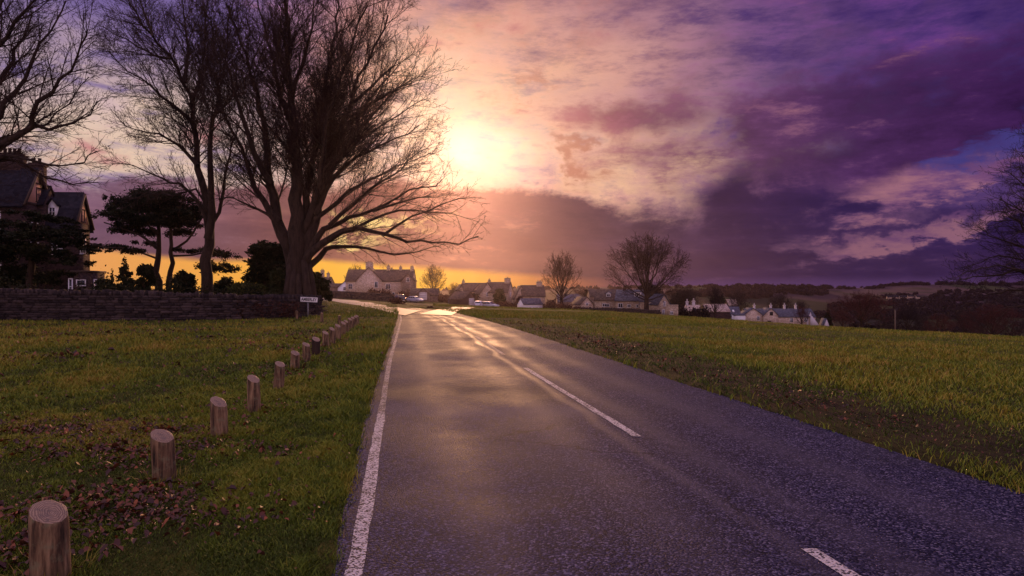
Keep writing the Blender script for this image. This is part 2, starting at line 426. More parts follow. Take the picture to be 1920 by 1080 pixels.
def leafmat(name, stops):
    def f(g, s):
        s(color=g.ramp(attr_tone(g), stops), rough=.8, spec=.06)
    material(name, f)
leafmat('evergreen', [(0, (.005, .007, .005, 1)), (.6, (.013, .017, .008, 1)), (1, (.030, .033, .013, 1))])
leafmat('ivy', [(0, (.012, .016, .008, 1)), (.7, (.030, .036, .014, 1)), (1, (.06, .058, .024, 1))])
leafmat('bramble', [(0, (.020, .010, .009, 1)), (.6, (.060, .024, .018, 1)), (1, (.12, .05, .03, 1))])
leafmat('far_wood', [(0, (.007, .007, .009, 1)), (.6, (.014, .011, .014, 1)), (1, (.030, .019, .024, 1))])
leafmat('hedge_green', [(0, (.016, .022, .008, 1)), (.6, (.045, .052, .014, 1)), (1, (.09, .08, .025, 1))])
def stone(name, c0, c1, c2, sc=(2.2, 2.2, 5.0), mort=(.16, .12, .09, 1), bumpd=.04):
    def f(g, s):
        p = g.map(g.pos('Object'), sc)
        cell = g.sep(g.voro(p, 1.0, 'F1', .9, 'Color'))[0]; ed = g.voro(p, 1.0, 'DISTANCE_TO_EDGE', .9)
        n = g.noise(g.pos('Object'), 3.0, 5, .65); fine = g.noise(g.pos('Object'), 40, 4, .7)
        t = g.add(g.mul(cell, .55), g.add(g.mul(n, .3), g.mul(fine, .15)))
        col = g.ramp(t, [(.2, c0), (.5, c1), (.8, c2)])
        j = g.step(ed, .09, .02)
        col = g.mix(g.mul(j, .7), col, mort)
        s(color=col, rough=.9, spec=.2, normal=g.bump(g.sub(g.mul(fine, .3), j), .6, bumpd))
    material(name, f)
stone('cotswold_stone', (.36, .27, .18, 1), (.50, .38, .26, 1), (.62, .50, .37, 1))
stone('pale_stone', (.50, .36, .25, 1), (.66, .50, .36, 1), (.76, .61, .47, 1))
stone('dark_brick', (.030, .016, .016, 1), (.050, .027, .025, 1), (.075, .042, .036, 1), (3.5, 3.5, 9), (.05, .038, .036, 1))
stone('shade_stone', (.16, .11, .085, 1), (.23, .165, .12, 1), (.30, .22, .165, 1))  # darker stone; on the porch wing its shade is put into the colour
stone('wall_stone', (.045, .036, .032, 1), (.095, .074, .060, 1), (.16, .125, .10, 1), (1, 1, 1), (.05, .04, .035, 1))
def rooft(name, c0, c1, c2):
    def f(g, s):
        p = g.map(g.pos('Object'), (3.0, 3.0, 4.5))
        cell = g.sep(g.voro(p, 1.0, 'F1', .6, 'Color'))[0]; n = g.noise(g.pos('Object'), .9, 5, .65)
        z = g.sep(g.pos('Object'))[2]; cr = g.m('FRACT', g.mul(z, 4.2))
        col = g.ramp(g.add(g.mul(cell, .5), g.mul(n, .5)), [(.25, c0), (.5, c1), (.75, c2)])
        s(color=col, rough=.85, spec=.12, normal=g.bump(g.add(g.mul(cell, .4), cr), .5, .05))
    material(name, f)
rooft('stone_tile', (.060, .042, .034, 1), (.095, .068, .052, 1), (.14, .105, .08, 1))
rooft('slate', (.055, .055, .072, 1), (.085, .085, .108, 1), (.13, .13, .155, 1))
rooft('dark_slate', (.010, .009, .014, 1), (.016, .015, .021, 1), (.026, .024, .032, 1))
rooft('pale_tile', (.30, .22, .18, 1), (.45, .34, .27, 1), (.58, .45, .37, 1))
def plain(name, c, rough=.6, metal=0.0, spec=.4, nz=.25, sc=8.0):
    def f(g, s):
        n = g.noise(g.pos('Object'), sc, 5, .65); k = g.mad(g.sub(n, .5), nz*2, 1.0)
        s(color=g.mix(1.0, c, g.vec(k, k, k), 'MULTIPLY'), rough=rough, metal=metal, spec=spec)
    material(name, f)
plain('white_paint', (.78, .76, .74, 1), .5, nz=.08)
plain('render_white', (.80, .77, .74, 1), .8, nz=.12, sc=3)
plain('pink_lit_gable', (.50, .27, .19, 1), .85, nz=.15, sc=3)  # pink of the lit gables, put into the colour
plain('timber', (.05, .03, .022, 1), .8)
plain('door_paint', (.62, .58, .55, 1), .5, nz=.06)
plain('glass', (.02, .02, .025, 1), .08, spec=.6, nz=.05)
plain('black_metal', (.02, .02, .022, 1), .5, spec=.4)
plain('grey_metal', (.17, .165, .17, 1), .5, .4)
plain('tyre', (.018, .018, .02, 1), .85)
plain('car_silver', (.42, .45, .53, 1), .42, .2, .5, .04)
plain('car_white', (.62, .65, .74, 1), .45, .0, .5, .03)
plain('car_black', (.012, .012, .016, 1), .22, .0, .6, .05)
plain('car_blue', (.02, .035, .12, 1), .3, .1, .5, .05)
plain('plate_white', (.75, .75, .72, 1), .5, nz=.03)
plain('lamp_red', (.35, .02, .015, 1), .3, nz=.03)
plain('rim_metal', (.45, .45, .47, 1), .35, .7)
plain('sign_white', (.80, .80, .78, 1), .45, nz=.04)
plain('sign_black', (.012, .012, .012, 1), .5, nz=.05)
plain('far_white', (.56, .50, .49, 1), .8, nz=.1)
plain('bare_wood', (.12, .085, .06, 1), .85, nz=.4, sc=12)
@mk('post_wood')
def _(g, s):
    o = g.pos('Object'); inf = g.n.new('ShaderNodeObjectInfo').outputs['Random']
    p = g.map(o, (26, 26, 3.0)); p2 = g.n.new('ShaderNodeVectorMath'); p2.operation = 'ADD'
    g.put(p2.inputs[0], p); g.put(p2.inputs[1], g.vec(g.mul(inf, 37.), g.mul(inf, 91.), g.mul(inf, 13.)))
    n = g.noise(p2.outputs[0], 1.0, 6, .65); m = g.noise(o, 14, 5, .7)
    col = g.ramp(n, [(.32, (.014, .009, .006, 1)), (.46, (.105, .060, .032, 1)), (.56, (.20, .125, .066, 1)), (.7, (.38, .25, .135, 1))])
    z = g.sep(o)[2]
    lich = g.mul(g.step(m, .5, .66), .55)
    col = g.mix(lich, col, (.17, .165, .09, 1))
    moss = g.mul(g.step(g.add(z, g.mul(m, .3)), .30, .08), .75)
    col = g.mix(moss, col, (.06, .062, .018, 1))
    s(color=col, rough=.85, spec=.25, normal=g.bump(n, .9, .012))
@mk('post_end_grain')
def _(g, s):
    o = g.pos('Object'); x, y, z = g.sep(o)
    rr = g.m('SQRT', g.add(g.mul(x, x), g.mul(y, y))); n = g.noise(o, 20, 4, .6)
    w = g.m('SINE', g.mad(rr, 620.0, g.mul(n, 22.0)))
    col = g.mix(g.mad(w, .5, .5), (.17, .10, .058, 1), (.36, .235, .14, 1))
    col = g.mix(g.step(g.noise(o, 9, 5, .7), .5, .7), col, (.10, .07, .055, 1))
    s(color=col, rough=.6, spec=.45, normal=g.bump(w, .4, .004))
@mk('far_fields')
def _(g, s):
    p = g.pos('Object'); q = g.map(p, (1/76, 1/120, 0), (0, 0, .35))
    cell = g.sep(g.voro(q, 1.0, 'F1', .75, 'Color'))[0]; ed = g.voro(q, 1.0, 'DISTANCE_TO_EDGE', .75)
    n = g.noise(p, .03, 5, .6); f = g.noise(p, .22, 5, .7)
    col = g.ramp(cell, [(0, (.013, .017, .008, 1)), (.28, (.022, .024, .012, 1)), (.45, (.042, .024, .028, 1)), (.62, (.060, .034, .040, 1)), (.72, (.03, .038, .012, 1)), (1, (.05, .042, .02, 1))], 'CONSTANT')
    k = g.mad(g.sub(f, .5), .7, 1.0)
    col = g.mix(1.0, col, g.vec(k, k, k), 'MULTIPLY')
    col = g.mix(g.step(ed, .035, .02), col, (.02, .018, .012, 1))
    col = g.mix(g.step(n, .56, .60), col, (.022, .019, .015, 1))
    s(color=col, rough=.95, spec=.1)
M = MATS

# ================================================================ the lie of the land
_ctrl = []
def cp(px, py, Y): v = P(px, py, Y); _ctrl.append((v.x, v.y, v.z))
def cz(X, Y, z): _ctrl.append((X, Y, z))
for Y_ in (-8, 2, 8, 14, 20, 27, 34, 42):
    for X_ in (-70, -40, -22, -12, -6): cz(X_, Y_, 0)
    cz(-.17*Y_+1.2, Y_, 0)
    cz(-.17*Y_+4.0, Y_, 0)
for Y_ in (-8, 4, 12, 20): cz(-.17*Y_+11, Y_, -.14)
cp(1920, 638, 27); cp(1760, 629, 30); cp(1640, 621, 34); cp(1500, 613, 40); cp(1300, 597.5, 50); cp(1200, 589, 62); cp(1100, 582.5, 85)
cz(30, -8, -.4); cz(30, 8, -.42); cz(60, 8, -3); cz(60, -8, -3)
cz(-1.5, 34, .02); cz(-5, 42, .03)
cz(-30, 60, .05); cz(-60, 60, .05); cz(-18, 60, .05); cz(-22, 80, .06); cz(-32, 104, .06); cz(-60, 110, 0); cz(-100, 60, 0); cz(-100, 0, 0)
cz(-9, 55, -.02); cp(800, 583, 60); cp(860, 577.5, 92)
cp(770, 573, 100); cp(700, 566, 130); cp(640, 561, 150)
cp(912, 577.5, 150); cp(875, 573, 158); cp(856, 570, 165); cp(960, 577.5, 130); cp(1020, 580, 115)
cp(752, 567, 150); cp(800, 565, 170); cp(715, 557, 190); cp(640, 556, 200); cp(560, 556, 200); cp(300, 550, 200); cp(0, 545, 200)
# beyond the brow the ground falls into the valley
for px, py, Y_ in ((1920, 646, 60), (1760, 634, 66), (1640, 626, 72), (1500, 618, 84), (1300, 600, 105), (1150, 592, 150), (1060, 582, 160),
                   (1700, 632, 120), (1540, 616, 180), (1400, 611, 180), (1300, 600, 170), (1200, 592, 160), (1100, 582, 190), (970, 578, 180), (1900, 655, 130),
                   (1000, 572, 260), (900, 566, 260), (1200, 590, 300), (1500, 622, 300), (1900, 660, 260), (1500, 632, 330), (1900, 668, 330), (1200, 596, 330),
                   (950, 562, 500), (700, 552, 400), (300, 545, 400), (-200, 543, 300)):
    cp(px, py, Y_)
_ctrl = np.array(_ctrl)
def _solve():
    d = np.sqrt(((_ctrl[:, None, :2]-_ctrl[None, :, :2])**2).sum(-1)+.5)
    n = len(_ctrl); A = np.zeros((n+3, n+3)); A[:n, :n] = d-np.eye(n)*.8
    A[:n, n] = 1; A[:n, n+1:] = _ctrl[:, :2]*1e-2; A[n, :n] = 1; A[n+1:, :n] = _ctrl[:, :2].T*1e-2
    b = np.zeros(n+3); b[:n] = _ctrl[:, 2]
    return np.linalg.solve(A, b)
_w = _solve()
def terrain(x, y):
    x = np.asarray(x, float); y = np.asarray(y, float); sh = x.shape
    x = x.ravel(); y = y.ravel(); n = len(_ctrl); out = np.empty_like(x)
    for i in range(0, len(x), 20000):
        xx, yy = x[i:i+20000], y[i:i+20000]
        d = np.sqrt((xx[:, None]-_ctrl[None, :, 0])**2+(yy[:, None]-_ctrl[None, :, 1])**2+.5)
        out[i:i+20000] = d @ _w[:n]+_w[n]+(xx*_w[n+1]+yy*_w[n+2])*1e-2
    # far away: a level valley floor
    far = np.clip((y-330)/120, 0, 1); far = far*far*(3-2*far)
    side = np.clip((x+60)/260, 0, 1); floor_ = -8-27*side
    return (out*(1-far)+floor_*far).reshape(sh)
def tz(x, y): return float(terrain(np.array([x]), np.array([y]))[0])
def hit(px, py, y0=3.0, y1=420.0):
    """where a photo direction first meets the ground"""
    ys = np.geomspace(y0, y1, 500); xs = (px-960)/F*ys; zs = EYE-(py-540)/F*ys
    t = terrain(xs, ys); k = np.argmax(t >= zs) if (t >= zs).any() else len(ys)-1
    if k > 0:
        a, b = ys[k-1], ys[k]; fa, fb = zs[k-1]-t[k-1], zs[k]-t[k]
        y = a+(b-a)*(fa/(fa-fb) if fa != fb else .5)
    else: y = ys[0]
    x = (px-960)/F*y
    return Vector((x, y, tz(x, y)))

# ================================================================ ground sheet and road
_ly = np.array([-8, 3.64, 5.2, 8.95, 14.06, 22, 32.8, 41, 46, 60, 80]); _lx = np.array([.86, -1.01, -1.30, -1.96, -2.76, -4.02, -5.75, -7.1, -8.0, -10.6, -14])
_ry = np.array([-8, 3.6, 5.18, 13.1, 17.5, 23.15, 29, 34.5, 40, 46, 60, 80]); _rx = np.array([6.4, 4.34, 4.04, 2.56, 1.74, .70, -.5, -1.75, -3.1, -4.6, -8.2, -13])
def road_l(y): return np.interp(y, _ly, _lx)
def road_r(y): return np.interp(y, _ry, _rx)
def build_ground():
    rows = np.concatenate([np.arange(-6, 2, .5), np.arange(2, 14, .09), np.arange(14, 60, .3), np.geomspace(60, 690, 100)])
    off = np.concatenate([[0, .02, .06, .12, .22, .36, .55, .8], np.arange(1.0, 5.2, .16), np.arange(5.2, 9, .4), np.arange(9, 34, 1.0), np.geomspace(35, 740, 50)])
    L = len(off)
    Yg = np.repeat(rows[:, None], 2*L+2, 1)
    lx = road_l(rows); rx = road_r(rows)
    merge = np.clip((rows-42)/18, 0, 1)
    mid = (lx+rx)/2; lx = lx*(1-merge)+(mid-.6)*merge; rx = rx*(1-merge)+(mid+.6)*merge
    wob = .06*fbm2(rows*2.2, rows*0+3, 4, 3)+.035*fbm2(rows*7, rows*0+3, 14, 3)
    wob2 = .07*fbm2(rows*2.2, rows*0+9, 5, 3)+.04*fbm2(rows*7, rows*0+3, 15, 3)
    Xl = (lx+wob)[:, None]-off[None, ::-1]; Xr = (rx+wob2)[:, None]+off[None, :]
    Xm = np.stack([lx+.25, rx-.25], 1)
    X = np.concatenate([Xl, Xm, Xr], 1)
    D = np.concatenate([np.repeat(off[None, ::-1], len(rows), 0), np.full((len(rows), 2), -1.), np.repeat(off[None, :], len(rows), 0)], 1)
    Z = terrain(X, Yg)
    near = np.clip((44-Yg)/10, 0, 1)
    bumps = .05*fbm2(X*.9, Yg*.9, 1, 3)
    ed = np.clip(D/.5, 0, 1)
    Z = Z+np.where(D >= 0, bumps*ed+.045*np.clip(D/.15, 0, 1)*near-.012*near*(D <= .001), 0)
    Z = np.where(D < 0, Z-.18*near, Z)
    # low humps on the right-hand green
    for (px, py, Y_, w, h) in ((1290, 594, 46, 3.2, .08), (1080, 584, 72, 6, .08), (1440, 612, 36, 2.0, .12), (1180, 595, 48, 4, .06), (1000, 582, 95, 8, .08)):
        c = hit(px, py); Z += h*np.exp(-((X-c.x)**2/(w*w)+(Yg-c.y)**2/(w*w*.5)))
    nr, nc = X.shape
    idx = np.arange(nr*nc).reshape(nr, nc)
    f = np.stack([idx[:-1, :-1], idx[:-1, 1:], idx[1:, 1:], idx[1:, :-1]], -1).reshape(-1, 4)
    o = mesh_np('ground', np.stack([X, Yg, Z], -1).reshape(-1, 3), f, M['soil_turf'], smooth=True)
    tag(o, kind='structure')
build_ground()
def sheet(name, Aa, Bb, mat, lift, nu=10, kind='structure', uv=False, parent=None):
    """a strip draped on the land between two edges (lists of (x, y))"""
    Aa = np.array(Aa, float); Bb = np.array(Bb, float); n = len(Aa)
    t = np.linspace(0, 1, nu)
    X = Aa[:, None, 0]*(1-t)+Bb[:, None, 0]*t; Y_ = Aa[:, None, 1]*(1-t)+Bb[:, None, 1]*t
    Z = terrain(X, Y_)+lift
    idx = np.arange(n*nu).reshape(n, nu)
    f = np.stack([idx[:-1, :-1], idx[:-1, 1:], idx[1:, 1:], idx[1:, :-1]], -1).reshape(-1, 4)
    o = mesh_np(name, np.stack([X, Y_, Z], -1).reshape(-1, 3), f, mat, parent, smooth=True)
    if uv:
        U = np.stack([np.repeat(t[None], n, 0), Y_], -1).reshape(-1, 2)
        lay = o.data.uv_layers.new(name='road'); li = np.empty(len(o.data.loops), np.int32)
        o.data.loops.foreach_get('vertex_index', li); lay.data.foreach_set('uv', U[li].astype(np.float32).ravel())
    if kind: o['kind'] = kind
    return o
ys = np.concatenate([np.arange(-6, 46, .25), np.arange(46, 64, 1.0)])
def cut(y):                                   # road edge, a little ragged
    return .03*fbm2(y*3, y*0+2, 8, 3)
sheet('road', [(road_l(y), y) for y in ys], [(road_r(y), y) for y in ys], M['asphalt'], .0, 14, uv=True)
def densify(pts, n=40):
    pts = np.array(pts); t = np.linspace(0, 1, len(pts)); q = np.linspace(0, 1, n)
    return np.stack([np.interp(q, t, pts[:, i]) for i in range(2)], 1)
def hits(lst): return [(lambda h: (h.x, h.y))(hit(*p)) for p in lst]
# lane leading away to the left past the junction, and the short lane to the garages
up_ = hits([(560, 557.6), (598, 558.6), (635, 561), (673, 565), (700, 569), (723, 573), (748, 577.5), (773, 581.5), (790, 583)])
lo_ = hits([(560, 559.4), (598, 560.8), (622, 564.5), (648, 569.5), (672, 573), (693, 577), (716, 582.5), (738, 589), (760, 592.5)])
sheet('lane', densify(lo_, 60), densify(up_, 60), M['side_road'], .035, 12)
a_ = hits([(786, 590), (806, 584), (828, 580), (846, 577), (862, 574), (876, 572.3)])
b_ = hits([(846, 592), (856, 587), (858, 584), (874, 580.5), (892, 577), (906, 576.2)])
sheet('garage_lane', densify(a_, 40), densify(b_, 40), M['side_road'], .03, 10)
# painted lines
def line(y0, y1, off_fn, w, mat, n=40):
    yy = np.linspace(y0, y1, n); xs = np.array([off_fn(y) for y in yy])
    wl = w/2*(1+.25*fbm2(yy*3, yy*0, 3, 2)); wr = w/2*(1+.25*fbm2(yy*3, yy*0+7, 3, 2))
    return list(zip(xs-wl, yy)), list(zip(xs+wr, yy))
def road_line(spans, off_fn, w, mat, name):
    mb = MB()
    for (y0, y1) in spans:
        a, b = line(y0, y1, off_fn, w, mat, max(6, int((y1-y0)*5)))
        n = len(a); v = []
        for (p, q) in zip(a, b): v += [(p[0], p[1], tz(*p)+.005), (q[0], q[1], tz(*q)+.005)]
        mb.add(v, [(2*i, 2*i+1, 2*i+3, 2*i+2) for i in range(n-1)])
    return tag(mb.build(name, mat), kind='structure')
_el = np.array([3.0, 3.93, 8.2, 14, 22, 33, 40]); _eo = np.array([-.80, -.922, -1.64, -2.62, -3.86, -5.58, -6.8])
edge_fn = lambda y: np.interp(y, _el, _eo)
road_line([(1.5, 8.3)], lambda y: edge_fn(y) if y > 3 else -.80+(3-y)*.165, .10, M['road_paint'], 'road_marking')
road_line([(8.3, 38)], edge_fn, .085, M['road_paint_worn'], 'road_marking')
_cl = np.array([-1, 4.02, 7.05, 13.1, 15.7, 26.6, 34, 42]); _co = np.array([2.7, 1.816, 1.348, .267, -.192, -2.02, -3.5, -5.3])
cl_fn = lambda y: np.interp(y, _cl, _co)
road_line([(.1, 4.02)], cl_fn, .10, M['road_paint'], 'road_marking')
road_line([(7.05, 13.1)], cl_fn, .095, M['road_paint'], 'road_marking')
road_line([(15.7, 21.8), (24.5, 30.5), (33.2, 38)], cl_fn, .10, M['road_paint_worn'], 'road_marking')

# ---------------------------------------------------------------- turf
POSTS = [  # x, top, base, width in the photo
 (96, 958, 1101, 59), (309, 815, 911, 38), (412, 752, 827, 29), (477, 709, 781, 23), (521.5, 682, 740, 18), (552.5, 661, 695.5, 16),
 (575, 645, 684, 13.5), (592, 635, 671, 15), (611.5, 623, 656, 11), (624, 616, 649, 10.5), (633.5, 610, 641, 10.5), (643, 605, 635, 9.5),
 (649.5, 602, 626, 8), (655, 598, 621, 7.5), (660.5, 595.5, 617.5, 7), (665.5, 593.5, 615, 6.5), (670, 592, 613, 6)]
def turf(n, y0, y1, xl, xr, size, seed, dens_pow=1.0, name='grass'):
    """blades of short winter turf between two distances"""
    r = np.random.default_rng(seed)
    u = r.random(n); Y_ = 1/(1/y0+(1/y1-1/y0)*u) if dens_pow else y0+(y1-y0)*u
    q = r.random(n); X = (xl+(xr-xl)*q)*Y_+(2.2*(2*q-1) if Y_.min() < 30 else 0)
    X = np.where((xl > -.2) & (q < .5), (xl+(xr-xl)*q)*Y_, X) if xl > -.2 else np.where(q > .5, (xl+(xr-xl)*q)*Y_, X)
    l, rr = road_l(Y_), road_r(Y_)
    e = .05+.03*fbm2(Y_*3, Y_*0+1, 9, 3)
    ok = (X < l+.035*r.standard_normal(n)-.01+.04*fbm2(Y_*2.2, Y_*0+1, 9, 3)) | (X > rr-.01+.035*r.standard_normal(n)+.04*fbm2(Y_*2.2, Y_*0+1, 19, 3))
    X, Y_ = X[ok], Y_[ok]; n = len(X)
    D = np.where(X < road_l(Y_), road_l(Y_)-X, X-road_r(Y_))
    pat = fbm2(X*.55+31, Y_*.55, 21, 4); fine = fbm2(X*3.3, Y_*3.3, 22, 3)
    strip = np.where(X > rr[ok], np.exp(-((D-.9)/1.5)**2)*np.clip((Y_-4)/3, 0, 1)*np.clip((32-Y_)/10, 0, 1), 0)
    keep = r.random(n) < np.clip(np.clip(.9+pat*.6+fine*.4, .62, 1)-strip*(.68+1.5*fine), .10, 1)
    X, Y_, D, pat, fine, strip = [q[keep] for q in (X, Y_, D, pat, fine, strip)]; n = len(X)
    Z = terrain(X, Y_)+.05*fbm2(X*.9, Y_*.9, 1, 3)*np.clip(D/.5, 0, 1)+.045*np.clip(D/.15, 0, 1)*np.clip((44-Y_)/10, 0, 1)
    tall = np.where((D < .35) & (r.random(n) < .5), 1.5, 1.0)
    h = size*(.55+.9*r.random(n))*tall*np.maximum(.6, 1+.9*fine+.5*pat)*(1-.35*strip)*np.clip(Y_/5, .8, 3.2)
    w = size*.085*(1+.6*r.random(n))*np.clip(Y_/4.5, .7, 4)
    a = r.random(n)*2*np.pi; lean = .35+.75*r.random(n)
    b = r.random(n)*2*np.pi
    base = np.stack([X, Y_, Z-.004], 1)
    side = np.stack([np.cos(a), np.sin(a), 0*a], 1)*w[:, None]
    ld = np.stack([np.cos(b)*lean, np.sin(b)*lean, 0*b], 1)
    mid = base+ld*h[:, None]*.35+np.array([0, 0, .62])*h[:, None]
    tip = base+ld*h[:, None]*1.0+np.array([0, 0, .95])*h[:, None]
    v = np.stack([base-side, base+side, mid+side*.7, mid-side*.7, tip], 1).reshape(-1, 3)
    i = np.arange(n)[:, None]*5
    f4 = i+np.array([[0, 1, 2, 3]]); f3 = i+np.array([[3, 2, 4]])
    zone = np.where(X < road_l(Y_), np.where(D < 2.0+.02*Y_, -.12, .0), .02)
    tone = np.clip(.44+zone-.55*strip+.55*pat+.30*fine+.17*r.standard_normal(n), 0, 1)
    return v, f4, f3, np.repeat(tone, 5)
def build_turf():
    V, F4, F3, T = [], [], [], []; k = 0
    for args in ((260000, 2.4, 5.4, -.86, -.10, .032, 1), (200000, 5.4, 12, -.85, -.05, .027, 2), (100000, 12, 34, -.82, -.10, .024, 3),
                 (110000, 4.6, 14, .0, .84, .034, 4), (90000, 14, 34, -.08, .84, .021, 5), (45000, 34, 75, -.32, .36, .034, 6), (40000, 30, 62, .10, .84, .026, 7), (40000, 75, 170, -.12, .24, .05, 8)):
        v, f4, f3, t = turf(*args)
        V.append(v); F4.append(f4+k); F3.append(f3+k); T.append(t); k += len(v)
    # taller tufts round the feet of the posts
    o = mesh_np('grass', np.concatenate(V), [np.concatenate(F4), np.concatenate(F3)], M['grass_blades'], attr=np.concatenate(T))
    tag(o, kind='stuff')
build_turf()
def build_tufts():
    r = np.random.default_rng(77); V = []; T = []
    for (px, t, b, w) in POSTS[:12]:
        Y_ = EYE*F/(b-540); x0 = (px-960)/F*Y_; n = 70 if Y_ < 12 else 40
        a = r.random(n)*2*np.pi; rad = .07+.13*r.random(n)
        base = np.stack([x0+np.cos(a)*rad, Y_+np.sin(a)*rad, 0*a+.015], 1)
        h = .05+.11*r.random(n); sd = np.stack([np.cos(a+1.5), np.sin(a+1.5), 0*a], 1)*.0035*max(1, Y_/7)
        ld = np.stack([np.cos(a)*.5+r.normal(0, .3, n), np.sin(a)*.5+r.normal(0, .3, n), 0*a], 1)
        mid = base+ld*h[:, None]*.4+np.array([0, 0, .6])*h[:, None]; tip = base+ld*h[:, None]+np.array([0, 0, .9])*h[:, None]
        V.append(np.stack([base-sd, base+sd, mid+sd*.7, mid-sd*.7, tip], 1).reshape(-1, 3)); T.append(np.repeat(.5+.5*r.random(n), 5))
    V = np.concatenate(V); n = len(V)//5; i = np.arange(n)[:, None]*5
    tag(mesh_np('grass', V, [i+np.array([[0, 1, 2, 3]]), i+np.array([[3, 2, 4]])], M['grass_blades'], attr=np.concatenate(T)), kind='stuff')
build_tufts()
def build_leaves():
    r = np.random.default_rng(5)
    X, Y_ = [], []
    # drifts round the posts
    for (px, py, sx, sy, n) in ((210, 985, .55, .20, 900), (275, 940, .34, .15, 420), (20, 1060, .28, .16, 420), (400, 850, .5, .25, 200), (500, 770, .5, .5, 220), (560, 715, .6, .7, 160), (585, 690, .6, .8, 140), (470, 850, .6, .3, 120)):
        h = hit(px, py, 2.0); X.append(h.x+r.normal(0, sx, n)); Y_.append(h.y+r.normal(0, sy, n))
    n = 90000; u = r.random(n); y = 1/(1/3.0+(1/33.-1/3.0)*u); x = (-.84+.80*r.random(n))*y
    m = fbm2(x*.30+5, y*.55, 40, 5); k = r.random(n) < np.clip((m-.02)*2.2, .03, .9)*np.clip((y-3.6)/3.5, .06, 1)*np.clip((road_l(y)-.9-x)/1.2, .05, 1); X.append(x[k]); Y_.append(y[k])
    n = 5200; u = r.random(n); y = 1/(1/5.0+(1/30.-1/5.0)*u); x = road_r(y)+.25+np.abs(r.normal(.5, .9, n)); m = fbm2(x*.7, y*.5, 41, 4); k = r.random(n) < np.clip(.55+m*1.2, .1, 1); X.append(x[k]); Y_.append(y[k])
    X = np.concatenate(X); Y_ = np.concatenate(Y_)
    ok = ((X < road_l(Y_)-.03) | (X > road_r(Y_)+.03)) & (Y_ > 2.2); X, Y_ = X[ok], Y_[ok]; n = len(X)
    D = np.where(X < road_l(Y_), road_l(Y_)-X, X-road_r(Y_))
    Z = terrain(X, Y_)+.05*fbm2(X*.9, Y_*.9, 1, 3)*np.clip(D/.5, 0, 1)+.065+.018*r.random(n)
    s = (.009+.017*r.random(n)**1.7)*np.clip(Y_/8, .95, 2.1)*np.where(X > 0.0, .7, 1.0)*(1+.25*r.normal(size=n)).clip(.5, 1.7)
    a = r.random(n)*2*np.pi; til = r.normal(0, .5, n); til2 = r.normal(0, .5, n); curl = r.uniform(.2, .9, n)
    ux = np.stack([np.cos(a), np.sin(a), til], 1)*s[:, None]; uy = np.stack([-np.sin(a), np.cos(a), til2], 1)*(s*.62)[:, None]
    c = np.stack([X, Y_, Z], 1); up = np.array([0, 0, 1.])*(s*curl)[:, None]
    pts = [c-ux, c-ux*.35-uy+up, c+ux*.45-uy*.9+up, c+ux*1.05+up*.4, c+ux*.45+uy*.9+up, c-ux*.35+uy+up]
    v = np.stack(pts, 1).reshape(-1, 3); i = np.arange(n)[:, None]*6
    f = np.concatenate([i+np.array([[0, 1, 2, 3]]), i+np.array([[0, 3, 4, 5]])])
    o = mesh_np('leaf_litter', v, f, M['dead_leaves'], attr=np.repeat(np.clip(r.beta(2, 2.6, n), 0, 1), 6))
    tag(o, kind='stuff')
build_leaves()
# posts

